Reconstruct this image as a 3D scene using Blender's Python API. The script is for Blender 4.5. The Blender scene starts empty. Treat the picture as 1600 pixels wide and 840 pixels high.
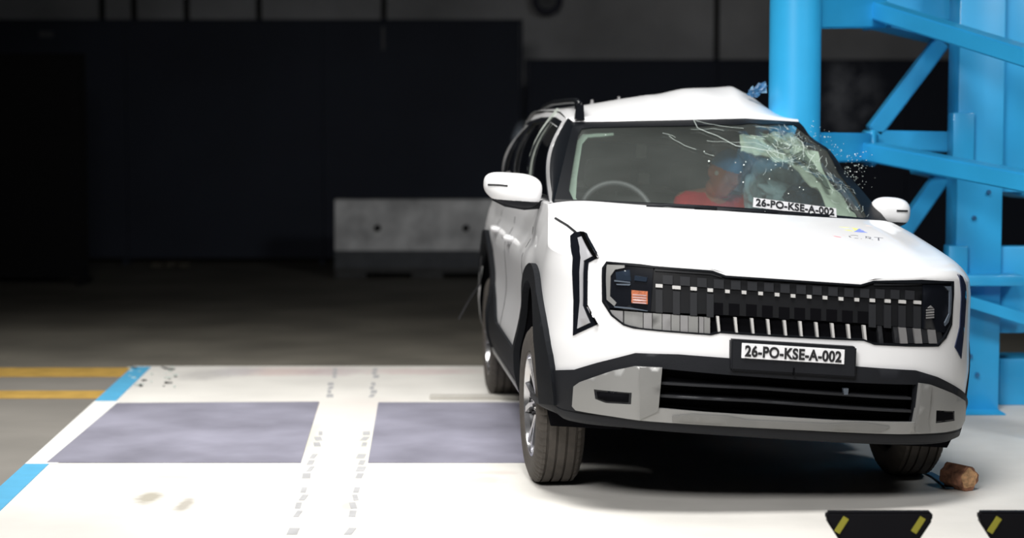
import bpy, bmesh, math, random
import numpy as np
from mathutils import Vector, Matrix, noise
from mathutils.geometry import delaunay_2d_cdt
from mathutils.bvhtree import BVHTree

random.seed(4)
SC = bpy.context.scene
COL = SC.collection
PI = math.pi

# ------------------------------------------------------------------ camera
F_PX = 3020.0
CAM = Vector((0.0, 0.0, 1.58))
PITCH = math.atan(230.0 / F_PX)
cam_d = bpy.data.cameras.new('camera')
cam = bpy.data.objects.new('camera', cam_d)
COL.objects.link(cam)
cam.location = CAM
cam.rotation_euler = (PI / 2 - PITCH, 0, 0)
cam_d.sensor_width = 36.0
cam_d.lens = F_PX / 1600.0 * 36.0
cam_d.clip_start = 0.1
cam_d.clip_end = 200
cam_d.dof.use_dof = True
cam_d.dof.focus_distance = 8.15
cam_d.dof.aperture_fstop = 1.5
SC.camera = cam

# ------------------------------------------------------------------ world, lights, exposure
w = bpy.data.worlds.new('world')
SC.world = w
w.use_nodes = True
w.node_tree.nodes['Background'].inputs[0].default_value = (0.5, 0.6, 0.75, 1)
w.node_tree.nodes['Background'].inputs[1].default_value = 0.012
SC.view_settings.view_transform = 'Standard'
SC.view_settings.look = 'None'
SC.view_settings.gamma = 1.0
SC.view_settings.use_curve_mapping = False
SC.view_settings.exposure = -1.6


def area(name, loc, target, sx, sy, power, color=(1, 1, 1), spread=180):
    d = bpy.data.lights.new(name, 'AREA')
    d.shape = 'RECTANGLE'
    d.size = sx
    d.size_y = sy
    d.energy = power
    d.color = color
    d.spread = math.radians(spread)
    o = bpy.data.objects.new(name, d)
    COL.objects.link(o)
    o.location = loc
    o.rotation_euler = (Vector(target) - Vector(loc)).to_track_quat('-Z', 'Y').to_euler()
    return o


area('ceiling_floodlight', (-2.6, 10.0, 5.8), (-2.2, 9.9, 0), 2.6, 3.0, 430, (1, .985, .95), 100)
area('ceiling_floodlight', (.6, 6.2, 5.8), (0.4, 8.2, 0), 2.0, 1.4, 300, (1, .985, .96), 90)
area('front_floodlight', (-1.0, 3.0, 4.2), (0.6, 8.6, 0.8), 2.0, 1.2, 180, (1, .985, .97), 80)
area('side_floodlight', (5.2, 5.6, 4.8), (3.2, 10.6, 1.8), 1.4, 1.0, 85, (.95, .98, 1), 70)

# ------------------------------------------------------------------ placement
CARM = Matrix.Translation((0.99, 8.57, 0)) @ Matrix.Rotation(math.radians(5.3), 4, 'Z') @ Matrix.Translation((0, 0, .5)) @ Matrix.Rotation(math.radians(4.0), 4, 'Y') @ Matrix.Translation((0, 0, -.5))
CARI = CARM.inverted()
CP, SP = math.cos(PITCH), math.sin(PITCH)


def ray(px, py):
    x = (px - 800) / F_PX
    y = -(py - 420) / F_PX
    return Vector((x, CP + y * SP, -SP + y * CP))


def at(px, py, depth):
    """point of the hall at a given distance down the hall (world y)"""
    d = ray(px, py)
    return CAM + d * (depth / d.y)


def ground(px, py, z=0.0):
    d = ray(px, py)
    return CAM + d * ((z - CAM.z) / d.z)


def proj(pw):
    x, y, z = pw[0] - CAM.x, pw[1] - CAM.y, pw[2] - CAM.z
    dz = y * CP - z * SP
    dy = y * SP + z * CP
    return 800 + F_PX * x / dz, 420 - F_PX * dy / dz


def cproj(pl):
    return proj(CARM @ Vector(pl))


def car_at(px, py, y):
    """point in the car's own frame on the lateral plane y"""
    o = CARI @ CAM
    d = CARI.to_3x3() @ ray(px, py)
    return o + d * ((y - o.y) / d.y)


# ------------------------------------------------------------------ materials
def mat(name, col, rough=0.5, metal=0.0, var=0.06, scale=8.0, bump=0.0, bscale=60.0, coat=0.0, emit=None, spec=0.5):
    m = bpy.data.materials.new(name)
    m.use_nodes = True
    nt = m.node_tree
    b = nt.nodes['Principled BSDF']
    b.inputs['Roughness'].default_value = rough
    b.inputs['Metallic'].default_value = metal
    b.inputs['Coat Weight'].default_value = coat
    b.inputs['Coat Roughness'].default_value = 0.05
    b.inputs['Specular IOR Level'].default_value = spec
    tc = nt.nodes.new('ShaderNodeTexCoord')
    n = nt.nodes.new('ShaderNodeTexNoise')
    n.inputs['Scale'].default_value = scale
    n.inputs['Detail'].default_value = 4
    nt.links.new(tc.outputs['Object'], n.inputs['Vector'])
    r = nt.nodes.new('ShaderNodeValToRGB')
    c0 = [max(0, c * (1 - var)) for c in col] + [1]
    c1 = [min(1, c * (1 + var)) for c in col] + [1]
    r.color_ramp.elements[0].color = c0
    r.color_ramp.elements[0].position = .3
    r.color_ramp.elements[1].color = c1
    r.color_ramp.elements[1].position = .7
    nt.links.new(n.outputs['Fac'], r.inputs['Fac'])
    nt.links.new(r.outputs['Color'], b.inputs['Base Color'])
    if bump:
        n2 = nt.nodes.new('ShaderNodeTexNoise')
        n2.inputs['Scale'].default_value = bscale
        n2.inputs['Detail'].default_value = 5
        nt.links.new(tc.outputs['Object'], n2.inputs['Vector'])
        bp = nt.nodes.new('ShaderNodeBump')
        bp.inputs['Strength'].default_value = bump
        bp.inputs['Distance'].default_value = 0.01
        nt.links.new(n2.outputs['Fac'], bp.inputs['Height'])
        nt.links.new(bp.outputs['Normal'], b.inputs['Normal'])
    if emit:
        b.inputs['Emission Color'].default_value = (*emit[0], 1)
        b.inputs['Emission Strength'].default_value = emit[1]
    return m


def glass_mat(name, tint, gloss=0.08, haze=0.04, hazecol=(.5, .55, .52)):
    m = bpy.data.materials.new(name)
    m.use_nodes = True
    nt = m.node_tree
    nt.nodes.clear()
    out = nt.nodes.new('ShaderNodeOutputMaterial')
    t = nt.nodes.new('ShaderNodeBsdfTransparent')
    t.inputs['Color'].default_value = (*tint, 1)
    g = nt.nodes.new('ShaderNodeBsdfGlossy')
    g.inputs['Roughness'].default_value = 0.05
    d = nt.nodes.new('ShaderNodeBsdfDiffuse')
    d.inputs['Color'].default_value = (*hazecol, 1)
    f = nt.nodes.new('ShaderNodeFresnel')
    f.inputs['IOR'].default_value = 1.3
    tc = nt.nodes.new('ShaderNodeTexCoord')
    n = nt.nodes.new('ShaderNodeTexNoise')
    n.inputs['Scale'].default_value = 3
    mr = nt.nodes.new('ShaderNodeMapRange')
    mr.inputs['To Min'].default_value = haze * .6
    mr.inputs['To Max'].default_value = haze * 1.4
    nt.links.new(tc.outputs['Object'], n.inputs['Vector'])
    nt.links.new(n.outputs['Fac'], mr.inputs['Value'])
    m1 = nt.nodes.new('ShaderNodeMixShader')
    m2 = nt.nodes.new('ShaderNodeMixShader')
    nt.links.new(mr.outputs['Result'], m1.inputs[0])
    nt.links.new(t.outputs[0], m1.inputs[1])
    nt.links.new(d.outputs[0], m1.inputs[2])
    nt.links.new(f.outputs[0], m2.inputs[0])
    nt.links.new(m1.outputs[0], m2.inputs[1])
    nt.links.new(g.outputs[0], m2.inputs[2])
    nt.links.new(m2.outputs[0], out.inputs[0])
    return m


M = {
    'white': mat('white_paint', (.80, .80, .81), .35, coat=.6, var=.01),
    'plastic': mat('dark_plastic', (.010, .011, .014), .6, var=.08, bump=.15, bscale=300, spec=.2),
    'arch': mat('arch_plastic', (.007, .008, .010), .65, var=.08, bump=.2, bscale=300, spec=.12),
    'black': mat('black_trim', (.006, .007, .009), .4, spec=.15),
    'void': mat('black_cavity', (.003, .003, .004), .9, spec=.05),
    'gloss': mat('gloss_black', (.006, .007, .010), .25, spec=.3),
    'grille': mat('grille_black', (.008, .0085, .010), .45, spec=.25),
    'grille2': mat('grille_graphite', (.020, .021, .024), .45, spec=.25),
    'silver': mat('satin_silver', (.27, .27, .265), .42, metal=.35, var=.03),
    'chrome': mat('chrome', (.72, .72, .74), .14, metal=1.0, var=.02),
    'alu': mat('brushed_aluminium', (.36, .355, .36), .35, metal=.5, var=.05, scale=20),
    'tick': mat('bright_accent', (.62, .61, .60), .35, metal=.2),
    'amber': mat('amber_reflector', (.42, .13, .06), .35, var=.4, scale=120),
    'lensgrey': mat('lens_grey', (.10, .12, .15), .15, coat=.5),
    'drl': mat('clear_light_guide', (.36, .36, .38), .25, coat=.5, var=.03),
    'blueblack': mat('blue_tinted_lens', (.02, .028, .06), .12, coat=.6),
    'tyre': mat('tyre_rubber', (.058, .050, .043), .78, var=.15, scale=30, bump=.2, bscale=200),
    'rim': mat('machined_alloy', (.55, .55, .57), .2, metal=.9, var=.03),
    'rimdark': mat('dark_alloy', (.02, .02, .022), .35, metal=.4),
    'interior': mat('interior_grey', (.20, .21, .215), .8),
    'seat': mat('seat_fabric', (.10, .105, .11), .85, bump=.2),
    'liner': mat('headliner', (.30, .33, .30), .9),
    'sage': mat('sage_trim', (.30, .37, .30), .7, var=.18, scale=9, bump=.3, bscale=20),
    'airbag': mat('airbag_fabric', (.45, .68, .72), .7, var=.12, scale=7, bump=.3, bscale=25),
    'navy': mat('navy_fabric', (.02, .07, .12), .7, var=.5, scale=40),
    'card': mat('white_card', (.82, .82, .84), .6, var=.01),
    'ink': mat('black_ink', (.01, .01, .012), .6),
    'glass': glass_mat('windshield_glass', (.92, .96, .94), haze=.075),
    'sideglass': glass_mat('side_glass', (.25, .27, .28), haze=.03),
    'crack': mat('cracked_glass', (.75, .85, .80), .3, coat=.5),
    'blue': mat('sky_blue_paint', (.028, .38, .72), .42, var=.07, scale=3, coat=.2),
    'blue2': mat('blue_foil', (.03, .13, .28), .35, var=.5, scale=30),
    'skin': mat('dummy_face', (.50, .20, .11), .5, var=.12, scale=20),
    'red': mat('red_shirt', (.80, .025, .04), .75, var=.1, bump=.3, bscale=30),
    'bluehead': mat('blue_marking_paint', (.05, .27, .55), .5, var=.15),
}

# ------------------------------------------------------------------ object helpers


def link(name, me, parent=None, m=None, smooth=False):
    o = bpy.data.objects.new(name, me)
    COL.objects.link(o)
    if m is not None:
        for k in (m if isinstance(m, (list, tuple)) else [m]):
            me.materials.append(k)
    if parent is not None:
        o.parent = parent
    if smooth:
        for p in me.polygons:
            p.use_smooth = True
    return o


def obj(name, bm, m, parent=None, smooth=False, sharp=None):
    bmesh.ops.recalc_face_normals(bm, faces=bm.faces)
    if sharp is not None:
        for e in bm.edges:
            if len(e.link_faces) == 2 and e.calc_face_angle(0) > math.radians(sharp):
                e.smooth = False
    me = bpy.data.meshes.new(name)
    bm.to_mesh(me)
    bm.free()
    return link(name, me, parent, m, smooth or sharp is not None)


def tag(o, label=None, cat=None, group=None, kind=None):
    if label:
        o['label'] = label
    if cat:
        o['category'] = cat
    if group:
        o['group'] = group
    if kind:
        o['kind'] = kind
    return o


def empty(name, loc=(0, 0, 0)):
    o = bpy.data.objects.new(name, None)
    COL.objects.link(o)
    o.location = loc
    o.empty_display_size = .1
    return o


def add_box(bm, c, s, rot=None, bevel=0.0, mi=0):
    r = bmesh.ops.create_cube(bm, size=1.0)
    vs = r['verts']
    bmesh.ops.scale(bm, verts=vs, vec=s)
    if bevel:
        es = list({e for v in vs for e in v.link_edges})
        rb = bmesh.ops.bevel(bm, geom=es, offset=bevel, segments=2, affect='EDGES', profile=.5)
        vs = list({v for f in rb['faces'] for v in f.verts} | {v for v in vs if v.is_valid})
    if rot is not None:
        bmesh.ops.rotate(bm, verts=vs, cent=(0, 0, 0), matrix=rot)
    bmesh.ops.translate(bm, verts=vs, vec=c)
    for f in {f for v in vs for f in v.link_faces}:
        f.material_index = mi
    return vs


def add_tube(bm, pts, r, seg=8, mi=0, caps=True):
    """tube through points; r a number or one radius per point"""
    pts = [Vector(p) for p in pts]
    rr = r if isinstance(r, (list, tuple)) else [r] * len(pts)
    rings = []
    up = None
    for i, p in enumerate(pts):
        a = pts[max(i - 1, 0)]
        b = pts[min(i + 1, len(pts) - 1)]
        t = (b - a).normalized()
        if up is None:
            up = t.orthogonal().normalized()
        up = (up - t * up.dot(t)).normalized()
        s = t.cross(up)
        rings.append([bm.verts.new(p + (up * math.cos(2 * PI * k / seg) + s * math.sin(2 * PI * k / seg)) * rr[i]) for k in range(seg)])
    for i in range(len(rings) - 1):
        for k in range(seg):
            f = bm.faces.new((rings[i][k], rings[i][(k + 1) % seg], rings[i + 1][(k + 1) % seg], rings[i + 1][k]))
            f.material_index = mi
    if caps:
        bm.faces.new(rings[0][::-1]).material_index = mi
        bm.faces.new(rings[-1]).material_index = mi


def add_lathe(bm, prof, seg=48, axis='X', center=(0, 0, 0), rfun=None, mi=0, close=False):
    """prof: list of (along axis, radius)"""
    c = Vector(center)
    rings = []
    for k in range(seg):
        a = 2 * PI * k / seg
        ring = []
        for j, (h, r) in enumerate(prof):
            if rfun:
                r = rfun(j, k, r)
            if axis == 'X':
                p = Vector((h, r * math.cos(a), r * math.sin(a)))
            elif axis == 'Y':
                p = Vector((r * math.cos(a), h, r * math.sin(a)))
            else:
                p = Vector((r * math.cos(a), r * math.sin(a), h))
            ring.append(bm.verts.new(c + p))
        rings.append(ring)
    n = len(prof)
    for k in range(seg):
        A, B = rings[k], rings[(k + 1) % seg]
        for j in range(n if close else n - 1):
            j2 = (j + 1) % n
            f = bm.faces.new((A[j], A[j2], B[j2], B[j]))
            f.material_index = mi


def add_prism(bm, poly, z0, z1, M4=None, mi=0):
    """poly of (x,y) extruded along local z"""
    M4 = M4 or Matrix.Identity(4)
    a = [bm.verts.new(M4 @ Vector((x, y, z0))) for x, y in poly]
    b = [bm.verts.new(M4 @ Vector((x, y, z1))) for x, y in poly]
    fs = [bm.faces.new(a[::-1]), bm.faces.new(b)]
    n = len(poly)
    for i in range(n):
        fs.append(bm.faces.new((a[i], a[(i + 1) % n], b[(i + 1) % n], b[i])))
    for f in fs:
        f.material_index = mi


def beam(bm, p, q, wd, ht, up=Vector((0, 0, 1)), mi=0):
    p, q = Vector(p), Vector(q)
    t = (q - p).normalized()
    s = t.cross(up).normalized()
    u = s.cross(t).normalized()
    vs = []
    for c in (p, q):
        for a, b in ((-1, -1), (1, -1), (1, 1), (-1, 1)):
            vs.append(bm.verts.new(c + s * (a * wd / 2) + u * (b * ht / 2)))
    for idx in ((3, 2, 1, 0), (4, 5, 6, 7), (0, 1, 5, 4), (1, 2, 6, 5), (2, 3, 7, 6), (3, 0, 4, 7)):
        bm.faces.new([vs[i] for i in idx]).material_index = mi


def text_mesh(s, height, squeeze=.8, bold=0.0, depth=.0008):
    cu = bpy.data.curves.new('lettering', 'FONT')
    cu.body = s
    cu.size = height
    cu.align_x = 'CENTER'
    cu.align_y = 'CENTER'
    cu.extrude = depth
    cu.offset = bold
    cu.space_character = 1.05
    o = bpy.data.objects.new('lettering', cu)
    COL.objects.link(o)
    dg = bpy.context.evaluated_depsgraph_get()
    me = bpy.data.meshes.new_from_object(o.evaluated_get(dg))
    bpy.data.objects.remove(o)
    bpy.data.curves.remove(cu)
    for v in me.vertices:
        v.co.x *= squeeze
    me.materials.clear()
    return me


def pip(P, poly):
    """points (n,2) in polygon"""
    poly = np.asarray(poly)
    x, y = P[:, 0], P[:, 1]
    ins = np.zeros(len(P), bool)
    j = len(poly) - 1
    for i in range(len(poly)):
        xi, yi = poly[i]
        xj, yj = poly[j]
        if yi != yj:
            c = ((yi > y) != (yj > y)) & (x < (xj - xi) * (y - yi) / (yj - yi) + xi)
            ins ^= c
        j = i
    return ins


def dens(poly, g):
    out = []
    for i in range(len(poly)):
        a, b = np.array(poly[i], float), np.array(poly[(i + 1) % len(poly)], float)
        k = max(1, int(math.ceil(np.linalg.norm(b - a) / g)))
        for q in range(k):
            out.append(tuple(a + (b - a) * q / k))
    return out


def surf(bm, fn, poly, off=0.0, thick=0.0, holes=(), grid=.03, mi=0, wall_mi=None, sx=1.0):
    """fill the outline POLY (in surface coordinates a,b) with a skin on the surface fn(a,b,off), and give it sides THICK deep"""
    g = grid
    loops = [dens(poly, g)] + [dens(h, g) for h in holes]
    V, E = [], []
    for L in loops:
        b0 = len(V)
        V += L
        E += [(b0 + i, b0 + (i + 1) % len(L)) for i in range(len(L))]
    P = np.array(poly)
    lo, hi = P.min(0), P.max(0)
    gx = np.arange(lo[0] + g / 2, hi[0], g)
    gy = np.arange(lo[1] + g / 2, hi[1], g)
    if len(gx) and len(gy):
        G = np.array([(a + (g / 2 if r % 2 else 0), b) for r, b in enumerate(gy) for a in gx])
        k = pip(G, poly)
        for h in holes:
            k &= ~pip(G, h)
        G = G[k]
        bd = np.array(V)
        if len(G):
            keep = np.ones(len(G), bool)
            for i0 in range(0, len(G), 2000):
                D = np.abs(G[i0:i0 + 2000, None, :] - bd[None]).max(2).min(1)
                keep[i0:i0 + 2000] = D > g * .35
            V += [tuple(p) for p in G[keep]]
    cv, ce, cf, *_ = delaunay_2d_cdt([Vector(v) for v in V], E, [], 0, 1e-5)
    C = np.array([(v.x, v.y) for v in cv])
    T = np.array([list(f) for f in cf])
    cen = C[T].mean(1)
    k = pip(cen, poly)
    for h in holes:
        k &= ~pip(cen, h)
    T = T[k]
    used = {}
    faces = []
    for t in T:
        vs = []
        for i in t:
            if i not in used:
                used[i] = bm.verts.new(fn(C[i][0], C[i][1], off))
            vs.append(used[i])
        f = bm.faces.new(vs)
        f.material_index = mi
        f.smooth = True
        faces.append((f, t))
    if thick:
        cnt = {}
        for f, t in faces:
            for a, b in ((t[0], t[1]), (t[1], t[2]), (t[2], t[0])):
                cnt.setdefault((min(a, b), max(a, b)), []).append((a, b))
        top, low = {}, {}
        for e, l in cnt.items():
            if len(l) == 1:
                a, b = l[0]
                for i in (a, b):
                    if i not in top:
                        top[i] = bm.verts.new(fn(C[i][0], C[i][1], off))
                        low[i] = bm.verts.new(fn(C[i][0], C[i][1], off - thick))
                f = bm.faces.new((top[b], top[a], low[a], low[b]))
                f.material_index = mi if wall_mi is None else wall_mi
    return bm


def panel(name, fn, polys, off, thick, m, parent, holes=(), grid=.03, wall_mi=None):
    if len(polys) > 1:      # every separate piece is a part of its own
        for p in polys:
            o = panel(name, fn, [p], off, thick, m, parent, holes, grid, wall_mi)
        return o
    bm = bmesh.new()
    for p in polys:
        surf(bm, fn, p, off, thick, holes, grid, 0, wall_mi)
    me = bpy.data.meshes.new(name)
    bm.to_mesh(me)
    bm.free()
    return link(name, me, parent, m)


class Unproject:
    """surface coordinates of a point of the photograph on a car surface"""

    def __init__(self, fn, a0, a1, na, b0, b1, nb):
        self.fn = fn
        self.A, self.B = np.meshgrid(np.linspace(a0, a1, na), np.linspace(b0, b1, nb))
        self.A, self.B = self.A.ravel(), self.B.ravel()
        self.P = np.array([cproj(fn(a, b, 0)) for a, b in zip(self.A, self.B)])
        self.Y = np.array([(CARM @ Vector(fn(a, b, 0))).y for a, b in zip(self.A, self.B)])

    def __call__(self, px, py):
        d = np.hypot(self.P[:, 0] - px, self.P[:, 1] - py)
        near = d < d.min() + 3
        i = np.where(near)[0][np.argmin(self.Y[near] + d[near] * .02)]
        a, b = self.A[i], self.B[i]
        best = (d[i], a, b)
        h = 1e-4
        for _ in range(8):
            x, y = cproj(self.fn(a, b, 0))
            e = math.hypot(x - px, y - py)
            if e < best[0]:
                best = (e, a, b)
            if e < .02:
                break
            xa, ya = cproj(self.fn(a + h, b, 0))
            xb, yb = cproj(self.fn(a, b + h, 0))
            J = np.array([[(xa - x) / h, (xb - x) / h], [(ya - y) / h, (yb - y) / h]])
            if abs(np.linalg.det(J)) < 50:
                break
            st = np.linalg.solve(J, np.array([px - x, py - y]))
            st = np.clip(st, -.05, .05)
            a, b = a + st[0], b + st[1]
        return (best[1], best[2])

    def poly(self, pts):
        return [self(x, y) for x, y in pts]


# ================================================================== THE HALL
def sbox(name, x0, x1, y0, y1, z0, z1, m):
    bm = bmesh.new()
    add_box(bm, ((x0 + x1) / 2, (y0 + y1) / 2, (z0 + z1) / 2), (x1 - x0, y1 - y0, z1 - z0))
    return tag(obj(name, bm, m), kind='structure')


m_floor = mat('hall_floor', (.16, .148, .122), .75, var=.25, scale=1.2, bump=.1)
m_wall = mat('hall_wall', (.62, .62, .63), .9, var=.25, scale=.8)
m_dark = mat('hall_dark', (.01, .01, .011), .95)
sbox('floor', -9, 9, -3, 25, -.15, -.03, m_floor)
sbox('floor', -9, -2.0, -3, 12.55, -.149, -.0285, mat('apron_concrete', (.20, .187, .168), .8, var=.12, scale=1.5))
sbox('wall_back', -9, 9, 24.4, 24.6, -.03, 7.5, m_wall)
sbox('wall_left', -9.2, -9, -3, 24.6, -.03, 7.5, m_dark)
sbox('wall_right', 9, 9.2, -3, 24.6, -.03, 7.5, m_dark)
sbox('ceiling', -9.2, 9.2, -3, 24.6, 7.5, 7.7, m_dark)

# painted test pad the car stands on
m_pad = mat('pad_paint', (.71, .69, .65), .7, var=.07, scale=2.2, bump=.12, bscale=25)


def stain_nodes(m, spots):
    """worn stains of their own shape on the pad's paint"""
    nt = m.node_tree
    b = nt.nodes['Principled BSDF']
    src = b.inputs['Base Color'].links[0].from_socket
    tc = nt.nodes.new('ShaderNodeTexCoord')
    nz = nt.nodes.new('ShaderNodeTexNoise')
    nz.inputs['Scale'].default_value = 14
    nz.inputs['Detail'].default_value = 6
    nt.links.new(tc.outputs['Object'], nz.inputs['Vector'])
    for (x, y, rx, ry, col, amt) in spots:
        mp = nt.nodes.new('ShaderNodeMapping')
        mp.vector_type = 'TEXTURE'
        mp.inputs['Location'].default_value = (x, y, 0)
        mp.inputs['Scale'].default_value = (rx, ry, 50)
        nt.links.new(tc.outputs['Object'], mp.inputs['Vector'])
        ln = nt.nodes.new('ShaderNodeVectorMath')
        ln.operation = 'LENGTH'
        nt.links.new(mp.outputs[0], ln.inputs[0])
        ad = nt.nodes.new('ShaderNodeMath')
        ad.operation = 'MULTIPLY_ADD'
        nt.links.new(nz.outputs['Fac'], ad.inputs[0])
        ad.inputs[1].default_value = 1.2
        nt.links.new(ln.outputs['Value'], ad.inputs[2])
        mr = nt.nodes.new('ShaderNodeMapRange')
        mr.inputs['From Min'].default_value = 1.15
        mr.inputs['From Max'].default_value = 1.95
        mr.inputs['To Min'].default_value = amt
        mr.inputs['To Max'].default_value = 0
        nt.links.new(ad.outputs[0], mr.inputs['Value'])
        mx = nt.nodes.new('ShaderNodeMixRGB')
        nt.links.new(mr.outputs[0], mx.inputs[0])
        nt.links.new(src, mx.inputs[1])
        mx.inputs[2].default_value = (*col, 1)
        src = mx.outputs[0]
    nt.links.new(src, b.inputs['Base Color'])


spots = []
for px, py, rx, ry, c, a in [(233, 777, .05, .12, (.35, .32, .25), .8), (289, 788, .03, .14, (.38, .35, .3), .8),
                             (272, 745, .12, .05, (.6, .55, .42), .4), (402, 781, .1, .04, (.6, .56, .5), .5),
                             (545, 790, .04, .1, (.45, .44, .42), .6), (754, 750, .09, .1, (.62, .55, .46), .6),
                             (770, 738, .1, .05, (.6, .5, .45), .5), (650, 815, .05, .1, (.6, .58, .52), .5),
                             (320, 585, .16, .25, (.45, .43, .42), .6), (440, 580, .3, .2, (.6, .42, .40), .5),
                             (520, 580, .2, .2, (.5, .4, .42), .5), (660, 580, .35, .15, (.62, .45, .45), .45),
                             (372, 580, .14, .2, (.5, .48, .5), .6), (560, 700, .2, .5, (.78, .74, .55), .5),
                             (475, 690, .05, .5, (.6, .58, .36), .4), (200, 600, .12, .2, (.5, .5, .5), .3),
                             (530, 640, .5, .4, (.78, .70, .66), .4), (345, 825, .12, .05, (.6, .6, .6), .5)]:
    g = ground(px, py)
    spots.append((g.x, g.y, rx, ry, c, a))
stain_nodes(m_pad, spots)
edge_l = lambda y: -2.23 - (y - 8.42) * .0557
bm = bmesh.new()
add_prism(bm, [(edge_l(2), 2), (5.2, 2), (5.2, 12.46), (edge_l(12.46), 12.46)], -.03, 0)
pad = tag(obj('floor', bm, m_pad), kind='structure')


def flat(name, pts, z0, z1, m, label=None, cat=None, group=None, kind=None):
    bm = bmesh.new()
    c = sum((Vector(p[:2]) for p in pts), Vector((0, 0))) / len(pts)
    add_prism(bm, [(p[0] - c.x, p[1] - c.y) for p in pts], 0, z1 - z0)
    o = obj(name, bm, m)
    o.location = (c.x, c.y, z0)
    return tag(o, label, cat, group, kind)


def gp(pts, z=0):
    return [ground(x, y, z) for x, y in pts]


m_steel = mat('steel_plate', (.27, .265, .33), .5, var=.28, scale=1.7, bump=.1)
nt_ = m_steel.node_tree
flat('floor_plate', gp([(183, 630), (499, 628), (470, 723), (73, 723)]), 0.0005, .004, m_steel,
     'wide blue-grey plate set in the white pad, left of the dashed lane', 'floor plate')
flat('floor_plate', gp([(591, 629), (830, 629), (850, 723), (575, 723)]), 0.0005, .004, m_steel,
     'blue-grey plate set in the white pad, reaching behind the car\'s wheels', 'floor plate')
m_tblue = mat('blue_tape', (.10, .42, .68), .5)
m_twhite = mat('white_edge_paint', (.80, .79, .76), .6, var=.03)
m_yel = mat('yellow_line', (.50, .31, .07), .6, var=.15)


def edge_strip(y0, y1, x_in, m, name, label, z=0.0):
    return flat(name, [(edge_l(y0), y0), (edge_l(y0) + x_in, y0), (edge_l(y1) + x_in, y1), (edge_l(y1), y1)], z, z + .003, m, label, 'tape')


ya, yb, yc, yd = ground(0, 725).y, ground(0, 627).y, ground(0, 573).y, ground(0, 800).y
edge_strip(yb, yc - .01, .12, m_tblue, 'floor_tape', 'strip of blue tape on the pad\'s edge beside the yellow lines')
edge_strip(7.2, ya, .11, m_tblue, 'floor_tape', 'strip of blue tape on the pad\'s edge at the bottom left of the photo')
edge_strip(ya, yb, .15, m_twhite, 'floor_tape', 'white tape on the pad\'s edge between the two blue strips')
for k, (pa, pb, lab) in enumerate([(575, 589, 'farther and brighter of the two yellow lines on the dark floor'), (611, 623, 'nearer yellow line on the dark floor beside the white pad')]):
    y0, y1 = ground(0, pb, -.03).y, ground(0, pa, -.03).y
    flat('floor_line', [(-8.5, y0), (edge_l(y0) - .01, y0), (edge_l(y1) - .01, y1), (-8.5, y1)], -.0285, -.0255, m_yel, lab, 'floor line')
# grey lane between the yellow lines and the pad's side
m_dash = mat('faded_dash', (.42, .42, .43), .7, var=.12)
for (xt, yt, xb, yb_, nm) in [(588, 575, 545, 838, 'right'), (525, 575, 457, 838, 'left')]:
    bm = bmesh.new()
    a, b = ground(xt, yt), ground(xb, yb_)
    n = 30
    for i in range(n):
        if i in (8, 9, 10, 11, 12, 13, 14) or i % 5 == 3:
            continue
        p = a.lerp(b, (i + .1) / n)
        q = a.lerp(b, (i + .8) / n)
        beam(bm, (p.x + random.uniform(-.01, .01), p.y, .001), (q.x + random.uniform(-.01, .01), q.y, .001), random.uniform(.02, .04), .002)
    bmesh.ops.translate(bm, verts=bm.verts, vec=(-a.x, -a.y, 0))
    o = obj('floor_line', bm, m_dash)
    o.location = (a.x, a.y, 0)
    tag(o, 'faded grey dashed line on the white pad, %s one of the pair' % nm, 'floor line')
# bits of broken glass lying on the pad's far left corner
bm = bmesh.new()
for i in range(34):
    g = ground(random.uniform(200, 275), random.uniform(574, 606))
    s = random.uniform(.005, .013)
    rt = Matrix.Rotation(random.uniform(0, PI), 3, 'Z')
    add_box(bm, (g.x, g.y, s * .3 + .003), (s * 1.4, s * 2.4, s * .5), rt, mi=i % 2)
tag(obj('glass_fragments', bm, [M['crack'], M['ink']]), 'glass and trim fragments scattered on the far left corner of the white pad', 'debris', kind='stuff')

# dark screens along the back
m_scr = mat('screen_black', (.042, .045, .054), .8, var=.2, scale=.6)
m_scrn = mat('screen_navy', (.030, .036, .056), .8, var=.2, scale=.6)
m_scrk = mat('screen_deep_black', (.003, .003, .004), .9)


def screen(x0, x1, y, top, m, label, gap=.06, edge=None, frame_m=None):
    t = empty('screen_panel', ((x0 + x1) / 2, y, -.03))
    tag(t, label, 'partition screen')
    w_ = x1 - x0
    bm = bmesh.new()
    n = max(1, int(w_ / 2.2))
    for i in range(n):
        add_box(bm, (-w_ / 2 + w_ * (i + .5) / n, 0, (gap + top + .03) / 2), (w_ / n - .004, .05, top + .03 - gap), bevel=.006)
    obj('curtain_panel', bm, m, t)
    bm = bmesh.new()
    for sx in (-1, 1):
        add_box(bm, (sx * (w_ / 2 + .02), 0, (top + .03) / 2), (.035, .07, top + .03), bevel=.004)
    add_box(bm, (0, 0, top + .045), (w_ + .075, .07, .03), bevel=.004)
    for i in range(n + 1):
        add_box(bm, (-w_ / 2 + w_ * i / n, 0, .03), (.06, .5, .06), bevel=.01)
    obj('frame', bm, frame_m or m_scrn, t)
    return t


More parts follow.
